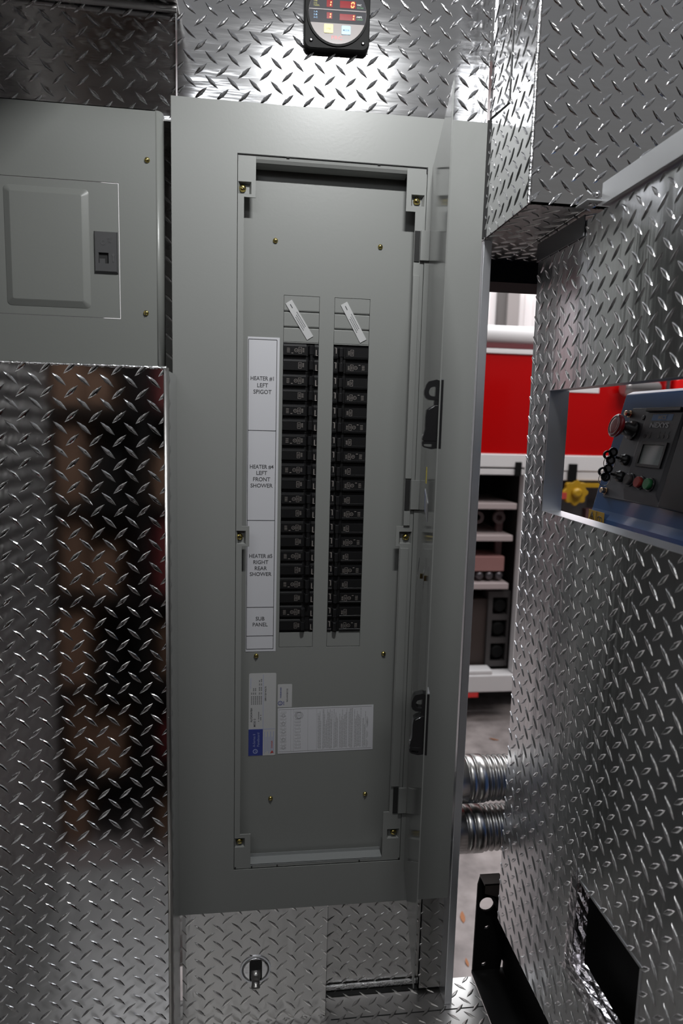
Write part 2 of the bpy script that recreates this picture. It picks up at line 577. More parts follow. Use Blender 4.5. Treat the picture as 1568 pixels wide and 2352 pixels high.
# right wall with the window and the ragged cut-out -----------------------
XR = 24.4
TR = frame((XR, 0, 0), (0, 1, 0), (0, 0, 1), (-1, 0, 0))
wr = MB()
WT, WBt, WL = -17.32, -25.25, -3.0
WR_ = -34.0
reg = [rect(-50, 0.0, WT, -7.72), rect(WL, 0.0, WBt, WT), rect(-50, WR_, WBt, WT), rect(-50, 0.0, -45.95, WBt),
       # around the rectangular cut-out near the bottom
       rect(-11.6, 0.0, -57.65, -45.95), rect(-50, -17.9, -57.65, -45.95), rect(-17.9, -11.6, -57.65, -51.4)]
reg = [r for r in reg]
tread(wr, TR, [r[::1] for r in reg], (-8.22, -8.36), 1.33, 1.36, thick=0.14, flip=True)
# returns of the sheet around the window
wr.box(XR + .14, XR + 1.3, WL - 0.05, WL + 0.06, WBt, WT)
o = wr.build('wall_right', 'plate_v')
struct(o, 'diamond plate side wall with a rectangular opening and a torn cut-out')
o = MB().box(XR + 0.02, XR + 1.35, -50, WL, WBt - 0.12, WBt + 0.015).box(XR + 0.02, XR + 1.0, -50, WL, WT - 0.02, WT + 0.1)\
    .box(XR + .03, XR + 1.35, WL - 0.12, WL - 0.02, WBt, WT).build('window_1', 'alu')
struct(o, 'bare aluminium lining of the opening in the side wall')

# garage: floor, far wall with columns and lit panes, header --------------
o = MB().box(-60, 330, -230, 300, GR - 2, GR).build('floor_garage', 'concrete')
struct(o, 'grey brown concrete garage floor')
g = MB().box(-60, 420, 262, 266, GR, 140)
for x in [95 + 4.2 * i for i in range(0, 26)]:
    if 112 < x < 126: continue
    g.box(x, x + 0.5, 261.4, 262, GR, 46)
o = g.build('wall_garage', 'garage_white')
struct(o, 'white ribbed garage doors far behind the truck')
o = MB().box(114.8, 118.5, 258, 261.3, GR, 62).build('trim_4', mat('dark door jamb', (0.10, 0.095, 0.09), 0.6))
struct(o)
o = MB().box(118.5, 124, 256, 261.3, GR, 66).build('trim_5', 'garage_grey')
struct(o)
o = MB().box(103, 114.8, 260.8, 261.4, 44.6, 51.6).build('window_2', 'window_glow'); struct(o, 'bright pane above the left garage door')
o = MB().box(125, 160, 260.8, 261.4, 43.6, 49.8).build('window_3', 'window_glow'); struct(o, 'bright pane above the right garage door')
# dark header of the vehicle's rear opening
o = MB().box(20.6, 60, 5.2, 9, -8.9, -6.3).build('trim_6', 'blackmatte'); struct(o)
# shop wall behind the photographer, seen only as reflections
g = MB().box(-160, 200, -232, -230, GR, 16)
o = g.build('wall_front', mat('dark shop wall', (0.045, 0.04, 0.037), 0.8)); struct(o)

# ================================================================== OVERHEAD CABINET
XO, YO, ZO = 20.48, -7.45, -7.3
oc = thing('overhead_cabinet', (XO + 10, -2, ZO), 'overhead diamond plate cabinet projecting at the upper right', 'cabinet')
mb = tread(MB(), wallT(YO), [rect(XO, 56, ZO, 25)], (20.73, -0.19 + 0.02), 1.29, 1.36, flip=True)
mb.build('front_sheet', 'plate_h', oc)
# left side sheet in two pieces with the dark joint between them
TS = frame((XO, 0, 0), (0, 1, 0), (0, 0, 1), (-1, 0, 0))
mb = MB()
tread(mb, TS, [[(YO, ZO), (-0.1, ZO), (-0.1, 0.0), (-3.40, 0.0 - .5), (YO, -.5)][0:3] + [(-0.35, 0.05), (-3.7, -0.42), (YO, -0.42)],
               rect(YO, -3.7, -0.42, 25)], (-5.0, -3.0), 1.29, 1.36, flip=True)
mb.build('side_sheet', 'plate_h', oc)
mb = MB()
tread(mb, TS, [rect(-3.28, 0.12, 0.25, 25), [(-3.28, 0.25), (-3.28, -0.18), (-0.3, 0.25)]], (-1.0, 3.0), 1.29, 1.36, flip=True)
mb.build('corner_flange', 'plate_h', oc)
mb = MB().box(XO + .06, XO + .1, YO + .1, 0.2, ZO, 25)
mb.build('joint', 'groove', oc)
MB().box(20.345, 20.475, -0.05, 0.12, ZO, 0.15).build('joint', 'groove', oc)
mb = MB()
tread(mb, frame((0, 0, ZO), (1, 0, 0), (0, 1, 0), (0, 0, -1)), [rect(XO + .05, 24.0, YO, 5.2), rect(24.05, 56, YO, 5.2)], (21, -5), 1.29, 1.33)
mb.build('bottom_sheet', 'plate_d', oc)
# weld bead at the corner
mb = MB()
z = ZO
rings = []
while z < 16:
    r = 0.10 + 0.035 * random.random()
    rings.append([(XO + r * cos(2 * pi * k / 8), YO + r * sin(2 * pi * k / 8), z + 0.02 * random.random()) for k in range(8)])
    z += 0.045 + 0.02 * random.random()
    rings.append([(XO + r * 0.72 * cos(2 * pi * k / 8), YO + r * 0.72 * sin(2 * pi * k / 8), z) for k in range(8)])
    z += 0.03
mb.loft(rings)
mb.build('weld_bead', 'weld', oc)
mb = MB()
for (x, z) in ((20.95, -5.55),):
    mb.lathe([(0.11, 0), (0.11, 0.05), (0.05, 0.1)], frame((x, YO, z), (1, 0, 0), (0, 0, 1), (0, -1, 0)), 12)
mb.build('rivet', 'chrome', oc)

# gray corner flashing under the cabinet
fp = MB().box(XR - 0.12, XR - 0.03, -6.55, 0.1, -8.6, -7.38)
o = fp.build('corner_flashing', mat('dull aluminium flashing', (0.20, 0.20, 0.21), 0.45, 0.6), bevel=0.03)
tag(o, 'plain dull grey flashing strip along the top edge of the right wall', 'flashing')

# bright angle rail running towards the viewer under the cabinet
rl = thing('angle_rail', (24.1, -14, -7.7), 'long plain aluminium rail bolted under the overhead cabinet', 'rail')
mb = MB().box(24.05, 24.15, -26, -8.9, -7.62, -6.45).box(23.2, 24.1, -7.6 - 1.4, -7.6, -7.42, -7.34)
mb.build('upright_flange', 'rail', rl, bevel=0.02)
MB().box(24.15, 24.9, -26, -8.9, -7.62, -7.55).build('lower_flange', 'rail', rl)
mb = MB().lathe([(0.2, 0), (0.2, 0.12), (0.11, 0.12), (0.11, 0.35)], frame((24.0, -8.6, -6.95), (0, 1, 0), (0, 0, 1), (-1, 0, 0)), 6, smooth=False)
mb.lathe([(0.12, 0), (0.12, 0.5)], frame((24.0, -8.45, -7.4), (0, 1, 0), (0, 0, 1), (-1, 0, 0)), 8)
mb.build('bolt', 'chrome', rl)

# ================================================================== LOWER LEFT CABINET
lc = thing('lower_cabinet', (-7, -3, D0), 'mirror bright diamond plate cabinet in the lower left corner', 'cabinet')
YL, XL, ZL = -4.5, 0.30, -16.85
mb = tread(MB(), wallT(YL), [rect(-15, XL - 0.28, D0, ZL)], (-8.52, -17.71), 1.33, 1.385, thick=0.15)
mb.build('front_sheet', 'plate_m', lc)
# rounded vertical edge
mb = MB()
rings = []
for zz in (D0, ZL):
    rings.append([(XL - 0.28 + 0.28 * sin(a * pi / 16), YL + 0.28 - 0.28 * cos(a * pi / 16), zz) for a in range(9)] + [(XL - 0.28, YL + 0.4, zz)])
mb.loft(rings)
mb.build('rounded_edge', 'deck', lc)
mb = MB().box(XL - 0.12, XL - 0.01, YL + 0.26, -0.35, D0, ZL - .2)
k = 0
z = ZL - 1
while z > D0:
    mb.add([(XL, YL + .3, z), (XL + .05, YL + .42, z + .3), (XL, YL + .5, z + .65), (XL + .01, YL + .36, z + .35)], [(0, 1, 2), (0, 3, 1), (1, 3, 2)], True)
    z -= 1.385
mb.build('side_sheet', 'plate_v', lc)
mb = MB().box(-15, XL - .1, YL + .1, -0.2, ZL - 0.3, ZL - 0.12)
mb.build('top_sheet', 'plate_m', lc)
mb = MB()
x = -15
rings = []
while x < XL - 0.05:
    r = 0.11 + 0.05 * random.random()
    rings.append([(x, YL + 0.10 + r * cos(2 * pi * k / 8), ZL - 0.02 + r * 0.8 * sin(2 * pi * k / 8)) for k in range(8)])
    x += 0.07 + 0.05 * random.random()
mb.loft(rings)
mb.build('weld_bead', 'weld', lc)

# ================================================================== SCREW MESHES
def screw_mesh(R, name='screw', mt='brass'):
    T = lambda u, v, n=0.0: (u, -n, v)
    mb = MB()
    mb.lathe([(R * 1.0, 0), (R * 1.02, R * .25), (R * .9, R * .6), (R * .6, R * .85), (R * .3, R * .95)], T, 16)
    o = mb.build(name, mt, org=(0, 0, 0))
    mb2 = MB().box(-R * .8, R * .8, -R * 1.0, -R * .9, -R * .1, R * .1, T=None)
    p = mb2.build(name + '_slot', 'groove', org=(0, 0, 0))
    me, ms = o.data, p.data
    me.materials.append(M['groove'])
    import bmesh
    bm = bmesh.new(); bm.from_mesh(me)
    n0 = len(bm.faces)
    bm.from_mesh(ms)
    bm.faces.ensure_lookup_table()
    for f in bm.faces[n0:]: f.material_index = 1
    bm.to_mesh(me); bm.free()
    bpy.data.objects.remove(o); bpy.data.objects.remove(p)
    return me


SCREW_BIG = screw_mesh(0.235)
SCREW_SM = screw_mesh(0.165)


def put_screw(parent, x, y, z, me, ang=0.0, name='screw'):
    o = bpy.data.objects.new(name, me)
    C.objects.link(o)
    o.parent = parent
    po = ORG[parent]
    o.location = ((x - po[0]) * IN, (y - po[1]) * IN, (z - po[2]) * IN)
    o.rotation_euler = (0, ang, 0)
    ORG[o] = (x, y, z)
    return o


# ================================================================== LEFT PANEL
lp = thing('load_centre', (-6.5, 0.5, -18), 'smaller grey electrical panel with a closed door, left of the tall one', 'electrical panel')
XE = -0.52
mb = MB()
prof = [(-13.2, 0.0)] + [(XE - 0.42 + 0.42 * sin(a * pi / 12), 0.42 - 0.42 * cos(a * pi / 12)) for a in range(7)] + [(XE, 0.85), (-13.2, 0.85)]
us = None
# front sheet with the door opening cut out
T0 = wallT(0.0)
gridplate(mb, T0, [-13.2, -12.0, -3.2, XE - 0.42], [-20, -13.58, -5.35, -0.95], lambda u, v: -12 < u < -3.2 and -13.58 < v < -5.35, -0.1, 0)
mb.loft([[(x, y, zz) for x, y in [(XE - 0.42 + 0.42 * sin(a * pi / 12), 0.42 - 0.42 * cos(a * pi / 12)) for a in range(7)] + [(XE, 0.88), (XE - 0.1, 0.88), (XE - 0.42, 0.2)]] for zz in (-20, -0.95)])
mb.box(-13.2, XE - .4, 0.0, 0.88, -1.0, -0.95)
mb.build('cover', 'paint_left', lp, bevel=0.0)
dr = MB().box(-11.96, -3.25, 0.015, 0.1, -13.53, -5.40).build('door', 'paint_left', lp)
mb = MB()
a, b = (-10.05, -5.0, -13.05, -5.85), 0.38
lo = rrect((a[0] + a[1]) / 2, (a[2] + a[3]) / 2, (a[1] - a[0]) / 2, (a[3] - a[2]) / 2, 0.28)
hi = rrect((a[0] + a[1]) / 2, (a[2] + a[3]) / 2, (a[1] - a[0]) / 2 - b, (a[3] - a[2]) / 2 - b, 0.12)
mid = rrect((a[0] + a[1]) / 2, (a[2] + a[3]) / 2, (a[1] - a[0]) / 2 - b * .12, (a[3] - a[2]) / 2 - b * .12, 0.26)
mb.loft([[(x, 0.02, z) for x, z in lo], [(x, -0.01, z) for x, z in mid], [(x, -0.15, z) for x, z in hi], [(x, -0.165, z) for x, z in
        rrect((a[0] + a[1]) / 2, (a[2] + a[3]) / 2, (a[1] - a[0]) / 2 - b * 1.12, (a[3] - a[2]) / 2 - b * 1.12, 0.1)]], smooth=False)
mb.build('raised_field', 'paint_left', dr)
mb = MB()
gridplate(mb, T0, [-4.66, -4.45, -3.85, -3.36], [-10.72, -10.25, -9.6, -8.36], lambda u, v: -4.45 < u < -3.85 and -10.25 < v < -9.6, -0.02, 0.16)
mb.add([T0(-4.66, -10.72, .16), T0(-3.36, -10.72, .16), T0(-3.36, -8.36, .16), T0(-4.66, -8.36, .16),
        T0(-4.74, -10.84, 0), T0(-3.3, -10.84, 0), T0(-3.3, -8.30, 0), T0(-4.74, -8.30, 0)],
       [(0, 1, 5, 4), (1, 2, 6, 5), (2, 3, 7, 6), (3, 0, 4, 7)])
lt = mb.build('latch', 'latch_grey', dr)
mb = MB().box(-4.45, -3.85, -0.02, 0.0, -10.25, -9.6).build('finger_recess', 'groove', lt)
mb = MB().box(-4.42, -4.08, -0.08, -0.02, -10.24, -9.95).build('finger_tab', 'latch_grey', lt)
mb = MB()
mb.prism([(-3.62, -9.82), (-3.5, -9.82), (-3.5, -9.74), (-3.45, -9.74), (-3.56, -9.62), (-3.67, -9.74), (-3.62, -9.74)], .16, .18, T0)
mb.prism([(-3.59, -10.15), (-3.53, -10.15), (-3.53, -9.82), (-3.59, -9.82)], .16, .18, T0)
ring(mb, T0, -4.16, -9.0, 0.10, 0.14, .16, .175)
mb.text('OFF', T0, -3.78, -8.75, 0.10, depth=0.175).text('ON', T0, -3.78, -8.95, 0.10, depth=0.175)
mb.build('moulded_mark', mat('grey mould', (0.085, 0.085, 0.087), 0.4), lt)
for (x, z, g) in ((-1.45, -3.89, .7), (-1.62, -13.14, 1.9)):
    put_screw(lp, x, 0.0, z, SCREW_SM, g)

# ================================================================== MAIN PANELBOARD
pb = thing('panelboard', (10.25, 0.6, -56.3), 'tall grey panelboard with its door standing open, between the two diamond plate walls', 'electrical panel')
CW, CH = 20.34, -55.62
mb = MB()
gridplate(mb, T0, [0, 4.10, 16.44, CW], [CH, -52.27, -3.06, 0], lambda u, v: 4.1 < u < 16.44 and -52.27 < v < -3.06, -0.055, 0.0)
mb.build('cover', 'paint', pb, bevel=0.02)

# inner trim frame with screw tabs
def inner_hole(u, v):
    if not (4.53 < u < 15.72 and -51.98 < v < -3.14): return False
    if u < 5.27 and v > -5.65: return False
    if u < 5.03 and -28.33 < v < -26.92: return False
    if u < 5.29 and v < -49.55: return False
    if u > 15.08 and v > -5.85: return False
    if u > 15.22 and -28.3 < v < -26.85: return False
    if u > 15.06 and v < -48.35: return False
    if u > 15.50 and v < -28.3: return False
    return True
pk = [(4.16, 4.98, -5.45, -4.72), (15.42, 16.3, -5.48, -4.78), (4.16, 4.78, -28.15, -27.25), (15.46, 16.35, -28.1, -27.25), (4.16, 4.88, -50.55, -49.85), (15.4, 16.3, -50.5, -49.75)]
us = [4.13, 4.53, 5.27, 5.03, 5.29, 15.08, 15.22, 15.06, 15.5, 15.72, 16.42, 15.12]
vs = [-52.24, -51.98, -3.14, -5.65, -28.33, -26.92, -49.55, -5.85, -28.3, -26.85, -48.35, -3.10]
for p in pk: us += p[:2]; vs += p[2:]
def th(u, v):
    if inner_hole(u, v): return True
    for a, b, c, d in pk:
        if a < u < b and c < v < d: return True
    return False
mb = MB()
gridplate(mb, wallT(0.06), us, vs, th, -0.08, 0.0)
it = mb.build('inner_trim', 'paint', pb, bevel=0.015)
for a, b, c, d in pk:   # dished screw pockets
    mb = MB()
    s = 0.13
    T1 = wallT(0.06)
    mb.add([T1(a, c, 0), T1(b, c, 0), T1(b, d, 0), T1(a, d, 0), T1(a + s, c + s * .3, -.3), T1(b - s, c + s * .3, -.3), T1(b - s, d - s * .7, -.3), T1(a + s, d - s * .7, -.3)],
           [(0, 1, 5, 4), (1, 2, 6, 5), (2, 3, 7, 6), (3, 0, 4, 7), (4, 5, 6, 7)])
    mb.build('screw_pocket', 'paint', it, recalc=False)
for i, (a, b, c, d) in enumerate(pk):
    x = {0: 4.42, 1: 15.84, 2: 4.36, 3: 15.98, 4: 4.5, 5: 15.92}[i]
    put_screw(it, x, 0.34, (c + d) / 2 + 0.02, SCREW_BIG, 0.6 * i + .5)
# bent flanges at the top and bottom of the opening
MB().loft([[(x, 0.05, -3.14), (x, 0.08, -3.30), (x, 0.2, -3.48), (x, 0.45, -3.58), (x, 0.95, -3.62), (x, 0.95, -3.5), (x, 0.3, -3.3), (x, 0.2, -3.1)] for x in (5.27, 15.1)], smooth=False).build('top_flange', 'paint', it)
mb = MB()
mb.box(5.29, 15.06, 0.05, 1.0, -52.05, -51.98).box(5.29, 15.06, 0.98, 1.02, -52.0, -51.75)
mb.build('bottom_ledge', mat('bare tray enamel', (0.27, 0.28, 0.28), 0.25), it)
for x in (4.16, 16.3, 7.2, 13.3, 5.35):
    MB().box(x, x + .09, -0.006, 0.055, -52.2, -52.08).build('weep_hole', 'groove', it)
mb = MB().box(4.1, 16.44, -0.002, 0.14, -3.10, -3.05).box(4.1, 4.14, -0.004, 0.05, -3.5, -3.06).box(16.36, 16.44, -0.004, 0.05, -3.42, -3.06)
for x in (7.2, 13.1): mb.box(x, x + .18, -0.012, 0.05, -3.14, -3.06)
mb.build('seam_line', 'groove', it)

# box behind (sides) -----------------------------------------------------
mb = MB().box(2.6, 2.7, 0.14, 4.4, -53.3, -2).box(18.0, 18.1, 0.14, 4.4, -53.3, -2).box(2.6, 18.1, 0.14, 4.4, -2.1, -2).box(2.6, 18.1, 0.14, 4.4, -53.4, -53.3).box(2.6, 18.1, 4.4, 4.5, -53.4, -2)
mb.build('enclosure', mat('enclosure dark', (0.1, 0.105, 0.1), 0.5), pb)

# deadfront with two breaker slots ---------------------------------------
SL = [(7.20, 9.62), (10.64, 13.08)]
ZT, Z1, Z2, ZB = -11.36, -14.47, -34.83, -35.95
mb = MB()
gridplate(mb, wallT(1.25), [3.4, 7.20, 9.62, 10.64, 13.08, 17.4], [-53.2, ZB, ZT, -2.2],
          lambda u, v: any(a < u < b for a, b in SL) and ZB < v < ZT, -0.1, 0)
df = mb.build('dead_front', 'paint_inner', pb, bevel=0.012)
TD = wallT(1.25)
for (a, b) in SL:
    for k in range(3):
        z1 = ZT - k * 1.037 - 0.02
        z0 = z1 - 1.0
        mb = MB()
        g = 0.02
        prof = [(1.36, z1), (1.265, z1 - (0.09 if k else 0.0)), (1.262, z0 + .07), (1.30, z0), (1.36, z0)]
        mb.loft([[(x, y, z) for y, z in prof] for x in (a + g, b - g)], smooth=False)
        mb.build('filler_plate', 'paint_inner', df)
    mb = MB()
    mb.loft([[(x, y, z) for y, z in [(1.36, Z1), (1.27, Z1), (1.27, Z1 + .03), (1.36, Z1 + .1)]] for x in (a + .02, b - .02)], smooth=False)
    mb.build('slot_lip', 'paint_inner', df)
    MB().box(a + .02, b - .02, 1.262, 1.36, ZB + .04, Z2).build('filler_plate', 'paint_inner', df)
    MB().box(a, b, 1.7, 1.75, Z2, Z1 + .1).box(a - .1, b + .1, 1.37, 1.40, ZB - .1, Z2).box(a - .1, b + .1, 1.37, 1.40, Z1, ZT + .1).build('slot_backing', 'blackmatte', df)
for x, z, g in ((6.58, -7.9, .8), (13.66, -7.89, 2.4), (5.58, -36.52, 1.6), (14.87, -36.53, .3), (6.74, -47.53, 1.2), (13.84, -47.52, 2.0)):
    put_screw(df, x, 1.25, z, SCREW_SM, g)

# hinges ------------------------------------------------------------------
HX = 16.76
for z1, z0 in ((-7.03, -8.95), (-23.6, -25.65), (-46.4, -48.4)):
    mb = MB().box(16.12, 16.72, -0.16, 0.0, z0, z1)
    mb.tube([(16.80, -0.14, z0), (16.80, -0.14, z1)], 0.085, 10)
    mb.build('hinge', 'paint', pb, bevel=0.02)
    MB().box(15.74, 16.1, -0.004, 0.05, z0 - .05, z1 - 0.02).build('hinge_slot', 'groove', pb)
# raised hinge-side trim strips
for z1, z0, x in ((-9.9, -23.5, 15.72), (-25.8, -26.8, 15.72), (-28.4, -46.3, 15.55)):
    MB().box(x, 16.15, -0.06, 0.04, z0, z1).build('trim_strip', 'paint', it, bevel=0.02)

# door, swung about 80 degrees open ---------------------------------------
DA = 1.3985
DD = Vector((-cos(DA), -sin(DA), 0))
DN = Vector((-sin(DA), cos(DA), 0))      # inner face, towards the left
TDo = frame((HX, 0, 0), DD, (0, 0, 1), DN)
DWd, DZ1, DZ0 = 11.27, -3.06, -52.54
mb = MB()
mb.prism(rect(0.05, DWd, DZ0, DZ1), -0.07, 0.0, TDo)
door = mb.build('door', 'paint_door', pb, bevel=0.015)


def latch(zt):
    """profile in (n, z) seen from the free edge, extruded along the door"""
    P = lambda n, z, u: tuple(Vector((HX, 0, zt + z)) + DD * (DWd - 0.25 - u) + DN * n)
    S = 545.0
    def q(x, y): return ((700 - x) / S, -(y - 150) / S)
    TP = lambda u, v, n: P(u, v, n)
    lt = MB()
    lt.prism([q(*p) for p in ((700, 870), (570, 870), (430, 940), (372, 1000), (350, 1170), (350, 1560), (330, 1640), (280, 1850), (330, 1900), (620, 1900), (700, 1900))], 0, 0.62, TP)
    lt.prism([q(*p) for p in ((700, 700), (585, 700), (570, 870), (700, 870))], 0.0, 0.5, TP)
    L_ = lt.build('latch', 'black', door, bevel=0.03)
    # D shaped pull at the top
    out = [(700, 180), (620, 150), (520, 180), (400, 210), (340, 290), (290, 450), (285, 570), (330, 670), (420, 725), (560, 735), (700, 730)]
    inn = [(610, 345), (590, 345), (520, 360), (460, 390), (430, 440), (415, 500), (425, 560), (460, 600), (500, 620), (560, 625), (600, 620)]
    mb = MB()
    n = len(out)
    for h in (0,):
        vs = [P(*q(*p), 0.0) for p in out] + [P(*q(*p), 0.0) for p in inn] + [P(*q(*p), 0.55) for p in out] + [P(*q(*p), 0.55) for p in inn]
        fs = []
        for i in range(n):
            j = (i + 1) % n
            fs += [(i, j, n + j, n + i), (2 * n + i, 3 * n + i, 3 * n + j, 2 * n + j), (i, 2 * n + i, 2 * n + j, j), (n + i, n + j, 3 * n + j, 3 * n + i)]
        mb.add(vs, fs)
    mb.build('pull_ring', 'black', L_)
    MB().tube([P(*q(350, 305), 0.02), P(*q(700, 315), 0.02)], 0.016, 6).build('bright_edge', 'alu', L_)
    MB().tube([P(*q(430, 1000), 0.0), P(*q(600, 900), 0.0)], 0.015, 6).build('bright_edge', 'alu', L_)
    mb = MB().lathe([(0.09, 0.3), (0.14, 0.36), (0.14, 0.66), (0.08, 0.78)], lambda u, v, n: P(n, -2.95 + u, 0.3 + v), 14)
    mb.build('cam_nut', 'chrome', L_)
    mb = MB().lathe([(0.17, 0.0), (0.17, 0.55)], lambda u, v, n: P(n + .05, -2.95 + u, 0.3 + v), 14)
    mb.build('lock_barrel', 'black', L_)
    # loop at the foot
    mb = MB()
    out = [(700, 1900), (300, 1900), (275, 1950), (290, 2040), (340, 2080), (550, 2130), (700, 2100)]
    inn = [(570, 1985), (350, 1985), (330, 1995), (330, 2025), (360, 2045), (450, 2060), (555, 2062)]
    n = len(out)
    vs = [P(*q(*p), 0.0) for p in out] + [P(*q(*p), 0.0) for p in inn] + [P(*q(*p), 0.5) for p in out] + [P(*q(*p), 0.5) for p in inn]
    fs = []
    for i in range(n):
        j = (i + 1) % n
        fs += [(i, j, n + j, n + i), (2 * n + i, 3 * n + i, 3 * n + j, 2 * n + j), (i, 2 * n + i, 2 * n + j, j), (n + i, n + j, 3 * n + j, 3 * n + i)]
    mb.add(vs, fs)
    mb.build('lower_loop', 'black', L_)
    # flange of the handle on the outer side of the door
    mb = MB().prism(rect(-0.22, -0.10, -3.60, 0.02), -0.05, 0.9, TP)
    mb.build('outer_flange', 'black', L_, bevel=0.01)
    MB().prism(rect(-0.23, -0.09, -0.02, 0.03), -0.055, 0.9, TP).build('flange_cap', 'alu', L_)
    return L_


latch(-17.42)
latch(-34.55)
# bits stuck on the inside of the door
mb = MB().prism([(5.0, -23.7), (7.4, -24.4), (7.4, -25.5), (5.3, -25.0)], 0.01, 0.03, TDo)
mb.build('door_sticker', 'paper', door)
MB().prism([(5.0, -23.75), (5.7, -23.95), (5.8, -25.1), (5.3, -24.95)], 0.03, 0.035, TDo).build('sticker_stripe', 'ink_pale', door)
MB().prism(rect(5.0, 5.5, -23.35, -22.35), 0.0, 0.02, TDo).build('yellow_strip', 'yellow', door)
pkt = MB().tube([TDo(5.4, -28, .22), TDo(5.6, -30, .35), TDo(5.6, -36, .38), TDo(5.4, -38, .2)], 0.02, 6)
pkt.build('card_holder_rim', 'clear', door)
pkt = MB()
pkt.tube([TDo(8.2, -28, .12), TDo(8.3, -31, .2), TDo(8.3, -36, .2), TDo(8.2, -38, .1)], 0.02, 6)
pkt = pkt.build('card_holder_rim', 'clear', door)
MB().box(0, .16, 0, .12, 0, .3, T=lambda a, b, c: TDo(5.0 + a, -29.4 + c, b)).build('holder_screw', 'brass', door)
MB().box(0, .2, 0, .12, 0, .3, T=lambda a, b, c: TDo(7.7 + a, -28.9 + c, b)).build('holder_screw', 'brass', door)

# ---- directory strip beside the breakers --------------------------------
ds = MB().prism(rect(4.82, 6.96, -36.2, -14.18), 0.0, 0.02, TD).build('directory_strip', 'paper', pb)
ds['label'] = 'white paper circuit directory left of the breakers'
mb = MB()
TDS = wallT(1.23)
for z in (-14.34, -20.45, -26.69, -32.94, -35.05, -36.02):
    mb.prism(rect(4.87, 6.78, z - .022, z + .022), 0.001, 0.008, TDS)
mb.prism(rect(4.85, 4.89, -36.02, -14.34), 0.001, 0.008, TDS).prism(rect(6.76, 6.80, -36.02, -14.34), 0.001, 0.008, TDS)
mb.build('ruled_lines', 'ink', ds)
mb = MB()
for z, t, sx in ((-16.92, 'HEATER #1', .86), (-17.38, 'LEFT', .95), (-17.82, 'SPIGOT', .95),
             (-22.93, 'HEATER #4', .86), (-23.36, 'LEFT', .95), (-23.80, 'FRONT', .95), (-24.24, 'SHOWER', .95),
             (-29.22, 'HEATER #5', .86), (-29.66, 'RIGHT', .95), (-30.10, 'REAR', .95), (-30.52, 'SHOWER', .95),
             (-33.77, 'SUB', .95), (-34.20, 'PANEL', .95)):
    mb.text(t, TDS, 5.83, z, 0.27, sx=sx, bold=0.012, depth=0.008)
mb.build('lettering', 'ink', ds)

# ---- slanted tape stickers on the fillers -------------------------------
for (x0, z0, x1, z1) in ((7.52, -11.78, 9.02, -14.12), (11.27, -11.72, 12.68, -14.18)):
    d = Vector((x1 - x0, z1 - z0)); Ln = d.length; d.normalize()
    T2 = frame((x0, 1.235, z0), (d.x, 0, d.y), (-d.y, 0, d.x), (0, -1, 0))
    s_ = MB().prism(rect(0, Ln, -.25, .25), 0, 0.02, T2).build('tape_sticker', 'paper_old', df)
    mb = MB()
    for j, (a, b) in enumerate(((.85, 1.95), (1.0, 2.05), (1.1, 2.15))):
        x_ = a
        while x_ < b:
            mb.prism(rect(x_, x_ + .07, .09 - j * .12, .14 - j * .12), .02, .024, T2); x_ += .105
    mb.prism(rect(.2, .5, -.03, .03), .02, .024, T2)
    mb.build('print', 'ink', s_)

# ---- rating label, approval label and wiring chart ----------------------
TL_ = wallT(1.235)
rl_ = MB().prism(rrect(6.06, -41.0, 0.98, 3.15, 0.1), 0.0, 0.02, TD).build('rating_label', 'paper_old', pb)
rl_['label'] = 'tall white and blue rating label, its print turned on its side'
MB().prism(rect(5.08, 6.12, -44.13, -42.1), 0.0, 0.01, TL_).build('blue_field', 'ink_blue', rl_)
mb = MB()
mb.text('A-Series II', TL_, 5.48, -42.95, .17, depth=.015, rot=pi / 2).text('Panelboard', TL_, 5.78, -42.9, .17, depth=.015, rot=pi / 2)
ring(mb, TL_, 5.58, -43.8, .12, .18, .01, .015); mb.text('ge', TL_, 5.58, -43.8, .12, depth=.015, rot=pi / 2)
mb.build('pale_print', 'ink_pale', rl_)
mb = MB()
R9 = pi / 2
for j, (t, a) in enumerate((('ALF2424VBH', -41.0), ('MOD 2', -41.6))): mb.text(t, TL_, 5.27 + j * .24, a, .14, depth=.008, rot=R9, bold=.02)
def ticks(mb, x, z0, z1, w=.07):
    z = z0
    while z < z1:
        mb.prism(rect(x - w / 2, x + w / 2, z, z + .05), 0, .006, TL_); z += .085 if int(z * 37) % 5 else .17
for j, (a_, b_) in enumerate(((-40.2, -39.2), (-40.2, -39.0), (-40.2, -39.0), (-40.2, -39.5), (-40.2, -38.4), (-40.2, -38.3))): ticks(mb, 5.28 + j * .14, a_, b_)
ticks(mb, 5.8, -41.5, -40.8); ticks(mb, 5.95, -41.4, -41.0)
mb.text('208Y/120 VOLTS', TL_, 6.28, -39.4, .11, depth=.008, rot=R9, bold=.02)
mb.build('black_print', 'ink', rl_)
mb = MB().prism(rect(6.1, 6.13, -42.1, -37.95), 0, .008, TL_).prism(rect(5.1, 7.0, -42.11, -42.08), 0, .008, TL_)
for j in range(7): mb.prism(rect(6.22 + j * .11, 6.26 + j * .11, -44.0 + (j % 3) * .1, -42.3 - (j % 2) * .4), 0, .006, TL_)
mb.prism(rect(5.2, 5.23, -39.0, -38.2), 0, .006, TL_)
mb.build('violet_lines', 'ink_pale', rl_)
mb = MB().text('DANGER', TL_, 6.78, -43.3, .1, depth=.01, rot=R9, bold=.02)
mb.prism([(6.66, -44.0), (6.92, -43.95), (6.8, -43.75)], 0, .01, TL_)
mb.build('red_print', 'ink_red', rl_)

